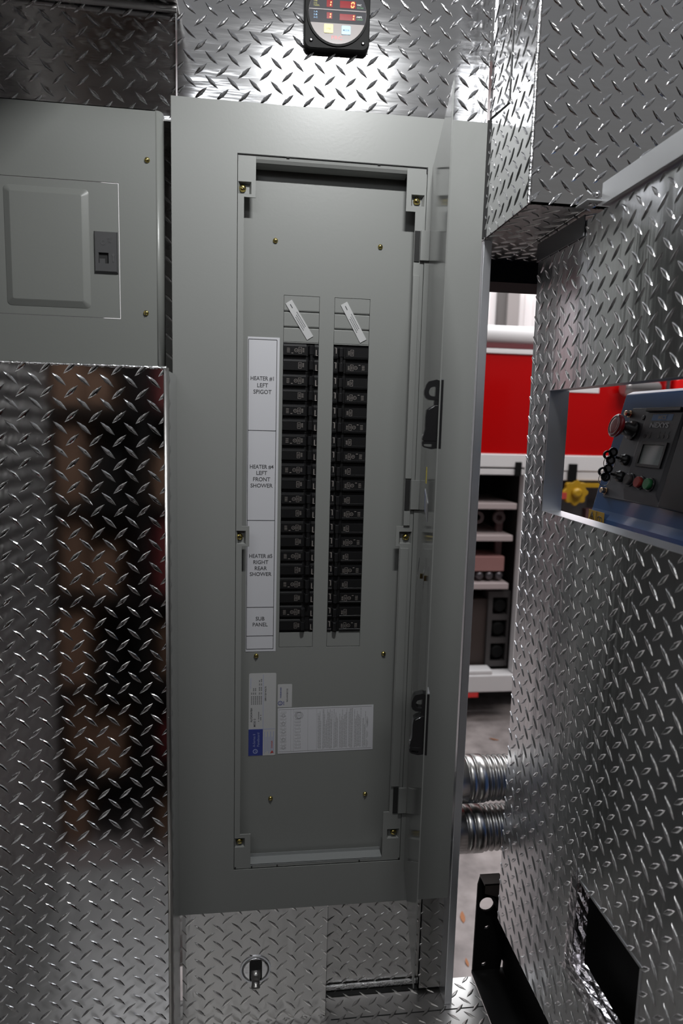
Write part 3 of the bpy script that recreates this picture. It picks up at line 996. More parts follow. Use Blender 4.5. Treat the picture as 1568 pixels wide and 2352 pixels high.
ul = MB().prism(rrect(7.68, -39.6, 0.52, 0.88, 0.06), 0.0, 0.018, TD).build('approval_label', 'paper_old', pb)
mb = MB()
ring(mb, TL_, 7.35, -40.15, .13, .17, 0, .008); mb.text('UL', TL_, 7.35, -40.15, .13, depth=.008, rot=R9)
mb.text('PANELBOARD', TL_, 7.38, -39.35, .09, depth=.008, rot=R9, bold=.02)
mb.text('LISTED', TL_, 7.6, -40.15, .07, depth=.008, rot=R9, bold=.02)
mb.build('blue_print', 'ink_blue', ul)
MB().text('NO.HW307135', TL_, 7.85, -39.55, .11, depth=.008, rot=R9, bold=.01).build('number', 'ink', ul)

TW = frame((7.22, 1.235, -44.05), (cos(.012), 0, sin(.012)), (-sin(.012), 0, cos(.012)), (0, -1, 0))
wc = MB().prism(rect(0, 7.08, 0, 3.5), -.014, 0.006, TW).build('wiring_chart', 'paper', pb)
wc['label'] = 'wide printed wiring diagram sheet under the blue label'
mb = MB()
mb.prism(rect(.06, 6.95, .12, .15), .006, .009, TW).prism(rect(.06, 6.95, 3.38, 3.41), .006, .009, TW)
rnd = random.Random(3)
def col(x, v0, v1, w=.022): mb.prism(rect(x, x + w, v0, v1), .006, .009, TW)
for x in (0.08, .95, 1.15, 2.2, 2.85): col(x, .15, 3.38, .012)
for j in range(12):
    v = .35 + j * .25
    for x0 in (.18, 1.25):
        for dx in (0, .1, .2, .3, .4): col(x0 + dx, v, v + .17 * (1 if rnd.random() < .8 else .4), .02)
        mb.prism(rect(x0, x0 + .42, v, v + .015), .006, .009, TW)
for cx, cyv in ((1.5, 2.9), (1.6, 2.9)):
    ring(mb, TW, cx, cyv, .24, .27, .006, .009, 8)
for j in range(5): ring(mb, TW, .42, .45 + j * .62, .11, .135, .006, .009, 10)
x = 2.95
while x < 6.55:
    a = .2 + (rnd.random() * .15); b = 3.32 - rnd.random() ** 2 * 1.4
    v = a
    while v < b:
        wv = .08 + rnd.random() * .22
        col(x, v, min(v + wv, b), .03); v += wv + .03
    x += .066 if rnd.random() < .86 else .16
for v in (.2, .9, 1.75, 2.0): mb.prism(rect(6.6, 6.63, v, v + .6), .006, .009, TW); mb.prism(rect(6.68, 6.70, v + .1, v + .5), .006, .009, TW)
mb.build('printing', 'ink_soft', wc)

# ================================================================== BREAKERS
def make_breaker():
    """two-pole breaker, origin at its centre on the slot plane; handles to the right"""
    t = thing('circuit_breaker', (0, 1.2, 0), '', 'breaker')
    T = wallT(1.2)
    body = MB()
    x0, x1 = -1.19, 1.20
    for k, zc in enumerate((0.5, -0.5)):
        z1, z0 = zc + .40, zc - .33
        pr = [(1.5, z1 + .09), (1.24, z1 + .07), (1.15, z1), (1.13, z1 - .12), (1.15, z1 - .14), (1.15, z0 + .03), (1.22, z0), (1.5, z0)]
        body.loft([[(x, y, z) for y, z in pr] for x in (x0, x0 + 1.55)], smooth=False)
        pr2 = [(y + .02, z) for y, z in pr]
        body.loft([[(x, y, z) for y, z in pr2] for x in (x0 + 2.12, x1)], smooth=False)
        body.box(x0 + 1.5, x0 + 2.15, 1.34, 1.5, z0, z1)
        body.box(x0, x1, 1.40, 1.5, zc - .5, zc + .5)
    body.build('body', 'breaker', t)
    h = MB()
    for zc in (0.5, -0.5):
        h.loft([[(x0 + 1.66, 1.34, z), (x0 + 2.08, 1.34, z), (x0 + 2.02, 0.92, z), (x0 + 1.86, 0.86, z), (x0 + 1.76, 0.92, z)] for z in (zc - .27, zc + .34)], smooth=False)
    h.build('handle', 'black', t, bevel=0.03)
    MB().box(x0 + 1.80, x0 + 1.98, 0.92, 1.10, -.5, .5).build('handle_tie', 'breaker', t, bevel=0.02)
    m_ = MB()
    def q(u, z, w, hh): m_.prism(rect(x0 + u - w / 2, x0 + u + w / 2, z - hh / 2, z + hh / 2), 0.052, 0.056, T)
    for k, zc in enumerate((.5, -.5)):
        zz = zc + .02
        # rating window with its figures, small captions
        for dz in (-.2, .2): q(1.13, zz + dz, .2, .02)
        q(1.03, zz, .02, .40); q(1.23, zz, .02, .40)
        m_.text('100' if False else 'ON', T, x0 + 1.13, zz, .10, depth=.056, rot=pi / 2)
        for j in range(4): q(1.35, zz + .13 - j * .075, .12, .03)
        if k == 0:
            ring(m_, T, x0 + .86, zz, .10, .125, .052, .056, 14); q(.86, zz, .09, .03)
            q(.60, zz - .19, .13, .04)
            for j in range(5): q(.33, zz + .13 - j * .07, .20, .02)
            q(.35, zz + .27, .12, .03); q(.62, zz + .27, .09, .03)
    m_.build('marking', 'ink_grey', t)
    r = MB().prism([(x0 + 2.2, .2), (x0 + 2.26, .2), (x0 + 2.26, .6), (x0 + 2.2, .6)], 0.032, 0.036, T)
    r.prism([(x0 + 2.2, -.8), (x0 + 2.26, -.8), (x0 + 2.26, -.4), (x0 + 2.2, -.4)], 0.032, 0.036, T)
    r.prism(rect(x0 + 2.2, x0 + 2.34, .2, .24), 0.032, 0.036, T).prism(rect(x0 + 2.2, x0 + 2.34, -.8, -.76), 0.032, 0.036, T)
    r.build('amp_mark', 'ink_grey', t)
    return t


proto = make_breaker()
parts = list(proto.children)
ORD = ['topmost', 'second from the top', 'third from the top', 'fourth from the top', 'fifth from the top', 'sixth from the top',
       'seventh from the top', 'eighth from the top', 'ninth from the top', 'lowest']
PITCH = (Z1 - Z2) / 20
first = True
for ci, (a, b) in enumerate(SL):
    for k in range(10):
        if first:
            t, first = proto, False
        else:
            t = proto.copy(); C.objects.link(t)
            for ch in parts:
                c = ch.copy(); C.objects.link(c); c.parent = t
        zc = Z1 - PITCH * (2 * k + 1)
        t.location = W(((a + b) / 2, 1.2, zc))
        t.rotation_euler = (0, pi if ci else 0, 0)
        t.scale = (1, 1, 1.0)
        side = 'left' if ci == 0 else 'right'
        tag(t, 'black two-pole breaker, %s in the %s breaker column' % (ORD[k], side), 'breaker', 'breakers in the %s column' % side)
# the lowest breaker on the left stands switched the other way
low = [o for o in C.objects if o.type == 'EMPTY' and o.get('label', '').startswith('black two-pole breaker, lowest in the left')][0]
for ch in low.children:
    if ch.name.startswith('handle'):
        ch.location.x -= 0.26 * IN
low['label'] = 'black two-pole breaker with handle thrown left, lowest in the left breaker column'

# ================================================================== POWER METER
pm = thing('power_meter', (10.15, -0.3, 2.9), 'black digital meter with red readouts on the plate above the panelboard', 'meter')
RT = 0.035
TM = frame((10.21, -0.30, 5.42), (cos(RT), 0, 0.035), (0, 0, 1), (0, -1, 0))
mb = MB()
pts = rrect(0, -0.02, 2.05, 2.06, 0.42)
mb.loft([[TM(u, v, -0.44) for u, v in pts], [TM(u, v, 0) for u, v in pts], [TM(u * .97, v * .97, .08) for u, v in pts]], smooth=False)
M['bezel'] = mat('matt black bezel', (0.012, 0.012, 0.012), 0.5, spec=0.06)
mb.build('bezel', 'bezel', pm)
mb = MB(); ring(mb, TM, 0, 0, 1.80, 1.93, 0.08, 0.16, 48)
mb.build('ring', 'bezel', pm)
MB().prism(circ(0, 0, 1.81, 48), 0.08, 0.11, TM).build('face', 'facewhite', pm)
cv = circ(0, 0, 1.79, 48)
def facebar(mt, name, v0, v1, d):
    p = clip([(-2, v0, 0), (2, v0, 0), (2, v1, 0), (-2, v1, 0)], cv)
    MB().prism([(a, b) for a, b, _ in p], 0.11, d, TM).build(name, mt, pm)
facebar('faceband', 'readout_band', -0.60, 1.02, 0.115)
facebar('facewhite', 'divider_line', 0.14, 0.19, 0.12)
for u0, u1, v0, v1 in ((-.70, -.33, .30, .72), (-.68, -.34, -.36, .0), (.13, 1.12, .30, .70), (.13, 1.12, -.40, -.04)):
    MB().prism(rect(u0, u1, v0, v1), .115, .125, TM).build('readout_window', 'led_dark', pm)
def seg(mb, cx, cy, which, w=.16, h=.28):
    t = .035
    S_ = {'t': (-w / 2, w / 2, h / 2 - t, h / 2 + t), 'b': (-w / 2, w / 2, -h / 2 - t, -h / 2 + t), 'tr': (w / 2 - t, w / 2 + t, .03, h / 2 - .02), 'br': (w / 2 - t, w / 2 + t, -h / 2 + .02, -.03),
          'tl': (-w / 2 - t, -w / 2 + t, .03, h / 2 - .02), 'bl': (-w / 2 - t, -w / 2 + t, -h / 2 + .02, -.03)}
    for k in which:
        a, b, c, d = S_[k]
        mb.prism([(cx + a + .12 * c, cy + c), (cx + b + .12 * c, cy + c), (cx + b + .12 * d, cy + d), (cx + a + .12 * d, cy + d)], .125, .13, TM)
mb = MB()
seg(mb, -.52, .50, ('tr', 'br')); seg(mb, -.53, -.18, ('tr', 'br')); seg(mb, .93, .50, ('t', 'b', 'tr', 'br', 'tl', 'bl')); seg(mb, .92, -.22, ('tr', 'br'))
mb.build('lit_digits', 'led_on', pm)
by = MB().prism(rrect(-.55, -.93, .28, .25, .05), .11, .14, TM).build('line_button', 'yellow', pm)
MB().text('LINE', TM, -.55, -.93, .10, depth=.142, bold=.01).build('lettering', 'ink', by)
bb = MB().prism(rrect(.55, -.97, .28, .25, .05), .11, .14, TM).build('mode_button', 'skyblue', pm)
MB().text('MODE', TM, .55, -.97, .10, depth=.142, bold=.01).build('lettering', 'ink', bb)
MB().text('FRC', TM, -.02, -1.42, .21, depth=.116, sx=1.35, bold=.01).build('maker_lettering', 'dim_red', pm)
MB().text('VAC', TM, 1.20, .52, .10, 'LEFT', depth=.122, bold=.01).text('AMPS', TM, 1.18, -.17, .10, 'LEFT', depth=.122, bold=.01).build('unit_lettering', 'ink_white', pm)
MB().text('VOLTAGE', TM, 1.2, .36, .08, 'LEFT', depth=.122, sx=.8).text('CURRENT', TM, 1.18, -.31, .08, 'LEFT', depth=.122, sx=.8).build('green_lettering', 'ink_green', pm)
mb = MB()
for j, t in enumerate(('3-BC', '4-CA', '5-AB', '6-Hz', '7-AMPS')[0:5]): mb.text(t, TM, -1.5, .86 - j * .125, .075, 'LEFT', depth=.122)
mb.build('yellow_list', 'ink_yellow', pm)
mb = MB()
for j, t in enumerate(('1-A', '2-B', '3-C')): mb.text(t, TM, -1.5, .0 - j * .16, .09, 'LEFT', depth=.122, sx=1.3)
mb.build('blue_list', 'skyblue', pm)
MB().prism(circ(.95, 1.15, .14, 16), .11, .115, TM).build('green_mark', 'ink_green', pm)
for u, v in ((-1.62, -1.62), (1.64, -1.66)):
    o_ = MB().lathe([(.12, .08), (.11, .13), (.05, .15)], lambda a, b, n, u=u, v=v: TM(u + a, v + b, n), 12).build('screw', mat('black screw', (.1, .1, .1), .2, 1) if 'bs' not in M else M['bs'], pm)

# ================================================================== LED BAR (above the frame)
lb = thing('led_light_bar', (LED[0], LED[1], LED[2] - .3), 'slim led work light bar above the panelboard', 'lamp')
MB().box(LED[0] - 6, LED[0] + 6, LED[1] - .8, LED[1] + .8, LED[2] + 0.15, LED[2] + 1.0).build('housing', 'alu', lb)

# ================================================================== PLUG FITTING IN THE LOWER WALL
dp = thing('drain_plug', (5.75, 0.0, -61.9), 'dark threaded plug in a round dished recess low on the bulkhead', 'plug')
TF = frame((5.75, 0.15, -60.55), (1, 0, 0), (0, 0, 1), (0, -1, 0))
mb = MB(); ring(mb, TF, 0, 0, 1.02, 1.14, -.02, .07, 36)
MB().lathe([(1.04, .068), (.8, .070), (.3, .066)], TF, 36).build('dish', 'plate_h', dp)
mb.build('dish_rim', 'alu', dp)
MB().prism(rrect(0.02, -.05, .47, .85, .2), .05, .10, TF).build('slot', 'groove', dp)
mb = MB().lathe([(.36, 0), (.36, .5), (.30, .55), (.29, .95), (.33, .98), (.33, 1.1), (.27, 1.16), (.13, 1.22)], frame((5.77, -.05, -60.45), (1, 0, 0), (0, -.8, .6), (0, -.6, -.8)), 18)
mb.build('nipple', 'steel', dp)

# ================================================================== EXHAUST HOSES
def hose(z, y, label):
    t = thing('exhaust_hose', (24, y, z - 1.9), label, 'hose', 'corrugated hoses behind the bulkhead')
    TH = frame((0, y, z), (0, 1, 0), (0, 0, 1), (1, 0, 0))
    r = 1.98
    mb = MB().lathe([(r, 18), (r, 23.3), (r - .07, 23.32), (r - .07, 23.4), (r, 23.42), (r, 24.0), (r - .07, 24.02), (r - .07, 24.1), (r, 24.12), (r, 24.85), (r - .16, 25.0)], TH, 40)
    mb.build('cuff', 'steel', t)
    pr = []
    x = 24.95
    while x < 34:
        pr.append((r - .17 + .085 * cos((x - 24.95) / .50 * 2 * pi + pi), x))
        x += .05
    MB().lathe(pr, TH, 40).build('bellows', 'steel', t)


hose(-49.73, 6.6, 'upper of two corrugated steel hoses crossing behind the gap')
hose(-54.2, 6.4, 'lower of two corrugated steel hoses crossing behind the gap')

# ================================================================== BLACK BRACKET / FRAME
bk = thing('black_frame', (26, -5, D0), 'black steel channel bracket with holes at the foot of the right wall', 'bracket')
TB = wallT(3.0)
mb = MB()
# end plate drawn as cells between the holes
pl = [(23.72, D0), (30.5, D0), (30.5, -60.0), (26.4, -57.7), (25.5, -56.3), (23.95, -56.3), (23.78, -57.0)]
def strip_plate(mb, poly, holes, T, n0, n1):
    import bmesh
    cu = bpy.data.curves.new('c', 'CURVE'); cu.dimensions = '2D'; cu.fill_mode = 'BOTH'
    for pp in [poly] + holes:
        s = cu.splines.new('POLY'); s.points.add(len(pp) - 1); s.use_cyclic_u = True
        for i, (a, b) in enumerate(pp): s.points[i].co = (a, b, 0, 1)
    cu.extrude = (n1 - n0) / 2
    o = bpy.data.objects.new('c', cu); C.objects.link(o)
    bpy.context.view_layer.update()
    me = bpy.data.meshes.new_from_object(o.evaluated_get(bpy.context.evaluated_depsgraph_get()))
    mb.add([T(v.co.x, v.co.y, v.co.z + (n0 + n1) / 2) for v in me.vertices], [tuple(p.vertices) for p in me.polygons])
    bpy.data.objects.remove(o); bpy.data.curves.remove(cu); bpy.data.meshes.remove(me)
strip_plate(mb, pl, [circ(24.62, -58.75, .62, 20)[::-1], [(24.5, -60.95), (24.6, -60.75), (24.95, -60.65), (24.95, -60.8), (24.8, -61.0)], [(24.45, -64.3), (24.5, -64.1), (24.85, -64.0), (24.85, -64.2), (24.7, -64.38)],
                     [(26.1, -64.8), (26.7, -64.8), (26.2, -63.9)]], TB, -.1, .1)
mb.build('end_plate', 'blackmatte', bk)
MB().box(23.95, 25.6, 1.9, 3.1, -56.3, -56.15).add([(24.0, 1.9, -56.2), (24.0, 1.9, -57.0), (25.5, 1.9, -57.5), (25.5, 1.9, -56.2)], [(0, 1, 2, 3)]).build('top_cap', mat('worn black', (.035, .028, .026), .5), bk)
MB().add([(24.0, 2.8, -56.4), (24.2, 2.8, -56.5), (25.6, 1.0, -58.6), (25.4, 1.0, -59.0)], [(0, 1, 2, 3)]).add([(24.0, 2.9, -56.4), (24.2, 2.9, -56.5), (25.6, 1.1, -58.6), (25.4, 1.1, -59.0)], [(0, 1, 2, 3)]).build('gusset', 'blackmatte', bk)
MB().box(23.66, 31, -28, 3.0, D0, D0 + .25).box(26.3, 26.5, -30, 2.9, D0, -52).build('base_channel', 'blackmatte', bk)

# torn cut-out in the right wall: foil-taped edge and black sheet for the dark inside ------
rnd = random.Random(5)


def crumple(ft, a, b, c, d, nu, nv, amp):
    """wrinkled sheet over the quad a-b-c-d"""
    a, b, c, d = map(Vector, (a, b, c, d))
    nrm = (b - a).cross(d - a).normalized()
    P = []
    for i in range(nu + 1):
        for j in range(nv + 1):
            s_, t_ = i / nu, j / nv
            p = (a * (1 - s_) + b * s_) * (1 - t_) + (d * (1 - s_) + c * s_) * t_
            ed = 0.6 if j in (0, nv) or i in (0, nu) else 1
            p = p + nrm * rnd.uniform(-amp, amp) * ed + Vector((0, rnd.uniform(-1, 1), rnd.uniform(-1, 1))) * amp * .6
            P.append(tuple(p))
    ft.add(P, [(i * (nv + 1) + j, i * (nv + 1) + j + 1, (i + 1) * (nv + 1) + j + 1, (i + 1) * (nv + 1) + j) for i in range(nu) for j in range(nv)])


ft = MB()
X1 = XR - .12
crumple(ft, (X1, -10.85, -45.6), (X1, -10.75, -51.6), (X1, -11.6, -51.3), (X1, -11.55, -45.7), 13, 3, .05)
crumple(ft, (X1 + .05, -11.55, -45.7), (X1 + .05, -11.6, -51.4), (XR + .62, -11.7, -51.2), (XR + .62, -11.7, -45.8), 12, 3, .05)
crumple(ft, (X1, -10.6, -52.3), (X1, -19.5, -52.6), (X1, -19.5, -51.2), (X1, -10.9, -51.2), 22, 5, .07)
crumple(ft, (X1, -11.4, -51.35), (X1, -19.5, -51.4), (XR + .72, -19.5, -51.35), (XR + .72, -11.5, -51.3), 22, 4, .06)
o = ft.build('foil_tape', 'foil', recalc=False)
so = o.modifiers.new('s', 'SOLIDIFY'); so.thickness = 0.0006
tag(o, 'crumpled silver foil tape along the torn edge of the wall cut-out', 'tape')
mb = MB().box(XR + 1.6, XR + 1.7, -24, -8, D0 + .4, -42)  # black sheet in place of the darkness inside the cut-out
o = mb.build('void_sheet', 'blackmatte')
tag(o, 'black sheet standing for the dark behind the torn cut-out', 'backing')
# plain filed edge of the cut-out on its near side
mb = MB()
mb.box(XR - .03, XR + .3, -17.98, -11.6, -45.98, -45.84).box(XR - .03, XR + .3, -18.0, -17.86, -51.3, -45.9)
o = mb.build('trim_7', 'alu'); struct(o, 'bare folded edge of the cut-out')

# ================================================================== GENERATOR BEHIND THE WINDOW
Pb = Vector((28.35, -2.4, -25.067))
GV = Vector((0.2327, 0, 0.97255)); GN = Vector((-0.97255, 0, 0.2327))
TG = frame(Pb, (0, -1, 0), GV, GN)
gn = thing('generator', (32, -9, -56), 'blue generator with a charcoal control face seen through the side opening', 'generator')
mb = MB()
# cross-section in x,z run along y
sec = [(28.35, -25.067), (30.15, -17.4), (30.6, -17.2), (44, -17.0), (44, -56), (28.1, -56), (28.1, -26.3), (28.15, -25.6)]
mb.loft([[(x, y, z) for x, z in sec] for y in (-2.4, -26)], smooth=False)
mb.build('housing', 'blue_paint', gn, bevel=0.06)
cf = MB().prism([(1.45, 6.9), (1.05, .86), (9.6, .95), (9.6, 6.85)], 0.0, 0.10, TG).build('control_face', 'gen_black', gn, bevel=0.03)
# display unit, tapered block
mb = MB()
b0 = [(3.55, 6.72), (3.55, .95), (7.6, .9), (7.6, 6.72)]; b1 = [(3.80, 6.50), (3.72, 1.60), (7.2, 1.55), (7.35, 6.50)]
mb.loft([[TG(u, v, .08) for u, v in b0], [TG(u, v, .42) for u, v in b1]], smooth=False)
du = mb.build('display_unit', 'gen_module', gn, bevel=0.04)
MB().prism(rect(3.85, 7.3, 6.52, 6.75), .1, .62, TG).build('hood', 'black', du, bevel=0.04)
MB().prism(rect(7.75, 11, .9, 6.9), 0.08, .5, TG).build('side_block', 'black', gn, bevel=0.1)
mb = MB()
gridplate(mb, TG, [4.35, 4.55, 6.72, 6.9], [3.1, 3.27, 4.47, 4.66], lambda u, v: 4.55 < u < 6.72 and 3.27 < v < 4.47, .42, .52)
mb.build('screen_frame', 'black', du)
MB().prism(rect(4.55, 6.72, 3.27, 4.47), .42, .44, TG).build('screen', 'lcd', du)
MB().prism(rect(4.5, 6.55, 5.98, 6.37), .42, .43, TG).build('blue_nameplate', mat('nameplate blue', (.2, .42, .85), .4), du)
MB().text('MICS', TG, 5.55, 6.17, .24, depth=.45, bold=.03, sx=1.1).build('pale_lettering', 'paper', du)
MB().text('NEXYS', TG, 5.47, 5.70, .30, depth=.45, bold=.035, sx=1.45).build('lettering', mat('silver ink', (.9, .9, .93), .4), du)
mb = MB()
for u in (4.45, 4.85, 5.75, 6.2, 6.65):
    mb.prism(circ(u, 5.25, .07, 8), .42, .43, TG)
mb.build('icons', mat('dim ink', (.09, .09, .1), .5), du)
for u in (4.32, 4.78, 5.7, 6.13, 6.59):
    MB().prism(circ(u, 5.0, .13, 14), .42, .44, TG).build('indicator_lamp', 'black', du)
for (u, v, c, nm) in ((4.30, 2.2, 'btn_grey', 'grey_button'), (5.45, 2.12, 'btn_red', 'stop_button'), (6.45, 2.1, 'btn_green', 'start_button')):
    TT = lambda a, b, n, u=u, v=v: TG(u + a, v + b, n)
    bz = MB().lathe([(.42, .40), (.42, .52), (.36, .55)], TT, 22).build('button_collar', 'black', du)
    MB().lathe([(.34, .5), (.34, .74), (.30, .78)], TT, 22).build(nm, c, bz)
# emergency stop
es = MB().lathe([(.62, .05), (.62, .3), (.46, .32), (.44, .75), (.36, .8), (.34, 1.0)], lambda a, b, n: TG(2.3 + a, 5.40 + b, n), 24).build('stop_collar', 'black', gn)
MB().lathe([(.36, .95), (.60, 1.08), (.75, 1.25), (.77, 1.38), (.70, 1.46), (.35, 1.50), (.05, 1.50)], lambda a, b, n: TG(2.3 + a, 5.40 + b, n), 30).build('emergency_stop', 'estop', es)
mb = MB(); ring(mb, lambda a, b, n: TG(2.3 + a, 5.4 + b, n), 0, 0, .55, .62, 1.46, 1.50, 28)
mb.build('pale_ring', mat('worn pink', (.5, .3, .32), .3), es)
for (u, v) in ((1.35, 6.5), (1.22, 1.25)):
    TT = lambda a, b, n, u=u, v=v: TG(u + a, v + b, n)
    MB().lathe([(.26, .1), (.26, .16), (.2, .17), (.2, .42), (.12, .5)], TT, 6, smooth=False).build('bolt', 'bolt_gold', gn)
MB().lathe([(.16, .1), (.16, .14), (.1, .15)], lambda a, b, n: TG(3.05 + a, 6.25 + b, n), 16).build('hole_plug', 'black', gn)
for v in (3.45, 2.35):
    MB().lathe([(.36, .1), (.36, .35), (.26, .4), (.24, .6)], lambda a, b, n, v=v: TG(2.6 + a, v + b, n), 20).build('key_switch', 'black', gn)
def key(v, lab, tilt):
    ca, sa = cos(tilt), sin(tilt)
    TK = lambda a, b, n: TG(2.6 + (b), v + a * sa + 0 * ca, .6 + n) if False else TG(2.6 + a * sa, v + a * ca, .62 + n + 0 * b)
    t = thing('key', TG(2.6, v, .6), lab, 'key')
    TKK = lambda a, b, n: TG(2.6 + n + b * sa * 0, v + a * ca, .62 + b + abs(a) * sa * 0)
    mb = MB().prism([(-.08, 0), (.08, 0), (.08, .3), (-.08, .3)], -.03, .03, TKK)
    # three-lobed bow
    for cx, cyv in ((-.28, .55), (.28, .55), (0, .85)):
        ring(mb, TKK, cx, cyv, .17, .31, -.05, .05, 14)
    mb.build('key_bow', 'black', t)
    mb = MB()
    for cx, cyv in ((-.28, .55), (.28, .55)): mb.prism(circ(cx, cyv, .17, 12), -.02, .02, TKK)
    mb.build('key_plate', 'chrome', t)
    mb = MB()
    pts = [TG(2.6 + .05 * sin(a), v - .35 + .42 * cos(a) - .1, 1.2 + .42 * sin(a)) for a in [2 * pi * k / 20 for k in range(21)]]
    mb.tube(pts, .025, 6, cap=False)
    mb.build('key_ring', 'steel', t)
key(3.45, 'black headed key with a ring in the upper switch', .3)
key(2.35, 'black headed key in the lower switch', -.2)
ws = MB().prism(rect(.05, 2.1, -1.15, -.12), -.22, -.2, frame((27.88, -2.4, -25.067), (0, -1, 0), (0, 0, 1), (-1, 0, 0))).build('warning_sticker', 'warn', gn)
TWn = frame((28.08, -2.4, -25.067), (0, -1, 0), (0, 0, 1), (-1, 0, 0))
mb = MB()
for a, b in (((.2, -.95), (.55, -.25)), ((.55, -.25), (.9, -.95)), ((.2, -.95), (.9, -.95)), ((.55, -.75), (.55, -.45))):
    mb.tube([TWn(a[0], a[1], .03), TWn(b[0], b[1], .03)], .025, 5)
for a, b in (((1.3, -1.0), (1.3, -.5)), ((1.3, -.5), (1.6, -.4)), ((1.6, -.4), (1.6, -.9)), ((1.6, -.4), (1.9, -.5)), ((1.9, -.5), (1.9, -1.0)), ((1.12, -1.1), (1.12, -.15))):
    mb.tube([TWn(a[0], a[1], .03), TWn(b[0], b[1], .03)], .02, 5)
mb.build('pictogram', 'ink', ws)

# ================================================================== FIRE TRUCK
YT = 115.0
tk = thing('fire_truck', (100, YT + 30, GR), 'red fire truck with open side compartments standing behind the vehicle', 'truck')
def tb(name, mt, *bs, bevel=0, parent=tk):
    mb = MB()
    for b in bs: mb.box(*b)
    return mb.build(name, mt, parent, bevel=bevel)
tb('body_panel', 'truck_red', (30, 190, YT, YT + 70, -26.4, -1.0), bevel=.3)
mb = MB()
mb.loft([[(x, YT + 2.4 - 2.6 * sin(a * pi / 8), 1.6 - 2.6 * cos(a * pi / 8) + .9) for a in range(9)] + [(x, YT + 8, 5.1), (x, YT + 8, 0.2)] for x in (30, 190)])
mb.build('top_moulding', 'truck_white', tk)
tb('moulding_shadow', mat('dark red gap', (.12, .02, .025), .5), (30, 190, YT - .1, YT + 6, -.6, .6))
tb('drip_rail', 'truck_white', (30, 190, YT - .5, YT + 1, -1.9, -.8), bevel=.1)
tb('lower_rail', 'truck_white', (30, 73.3, YT - .8, YT + 3, -29.6, -26.3), (30, 73.3, YT - .6, YT + 3, -31.5, -30.0), (75, 190, YT - .8, YT + 3, -30.2, -26.3), (75, 190, YT - .5, YT + 3, -32.6, -30.2), bevel=.2)
tb('rail_clip', 'blackmatte', (69.5, 71, YT - 1.4, YT, -31.6, -28.2))
tb('rail_clip', 'blackmatte', (83.5, 85.5, YT - 1.6, YT, -32.5, -28.4))
tb('corner_pillar', 'truck_white', (72.0, 73.9, YT - .9, YT + 2, -83, -26.4), bevel=.2)
tb('compartment', 'truck_dark', (30, 72.5, YT + 24, YT + 25, -84, -31), (30, 72, YT + 1, YT + 24, -31.4, -30), (72.4, 73.2, YT + 1, YT + 24, -84, -31), (75, 130, YT + 10, YT + 11, -84, -32), (73.9, 75, YT + 1, YT + 10, -84, -27))
for z, w in ((-39.4, 71.2), (-47.6, 70.6), (-60.1, 70.2)):
    tb('shelf', 'shelf', (30, w, YT + .5, YT + 22, z - .9, z + .7), bevel=.2)
tb('shelf_upright', mat('dim upright', (.16, .09, .09), .5), (68.2, 69.8, YT + 6, YT + 7.5, -60, -40))
tb('drawer', mat('reddish drawer', (.34, .17, .16), .4), (30, 69.3, YT + 2, YT + 12, -56.6, -52.7), bevel=.2)
M['coup'] = mat('dim coupling', (.10, .07, .07), .5)
M['fitm'] = mat('fitting metal', (.12, .11, .12), .35, .8)
for x, z in ((62.3, -42.9), (68, -42.9)):
    mb = MB()
    ring(mb, wallT(YT + 5), x, z, .8, 1.6, 0, 1, 16)
    mb.build('hose_coupling', 'coup', tk)
for x in (63, 65.6, 68.2):
    MB().lathe([(.9, 0), (1.1, .5), (1.1, 1.6), (.5, 2)], frame((x, YT + 4, -57.8), (1, 0, 0), (0, 0, 1), (0, -1, 0)), 12).build('fitting', 'fitm', tk)
tb('tool_box', mat('dark brown case', (.045, .03, .026), .6), (30, 66.2, YT + 4, YT + 20, -84, -64.5))
mb = MB()
gridplate(mb, wallT(YT + 3), [66, 67.2, 71.3, 72], [-82.5, -81, -76.2, -74.7, -69.9, -68.4, -63.8, -62.2], lambda u, v: 67.2 < u < 71.3 and (-81 < v < -76.2 or -74.7 < v < -69.9 or -68.4 < v < -63.8), -6, 0)
mb.build('bottle_rack', mat('rack metal', (.05, .045, .045), .5), tk)
for z in (-66.1, -72.3, -78.6):
    MB().lathe([(2.0, 0), (2.0, 8), (1.4, 9)], frame((69.2, YT + 12, z), (1, 0, 0), (0, 0, 1), (0, -1, 0)), 20).build('air_bottle', 'blackmatte', tk)
tb('sill', 'truck_white', (30, 73.9, YT - 1.5, YT + 3, -87.8, -83.2), (30, 66.6, YT - 1.2, YT + 3, -83.2, -82.0), bevel=.3)
tb('marker_light', 'lens_red', (58, 63, YT - 1.4, YT, -89.1, -87.8))
tb('underbody', 'truck_dark', (30, 190, YT + 6, YT + 60, -90, -84))
for wx in (40, 165):
    w_ = MB().lathe([(6, 0), (19, .5), (20, 3), (20, 9), (19, 11)], frame((wx, YT + 18, GR + 20), (1, 0, 0), (0, 0, 1), (0, -1, 0)), 32).build('wheel', 'blackmatte', tk)
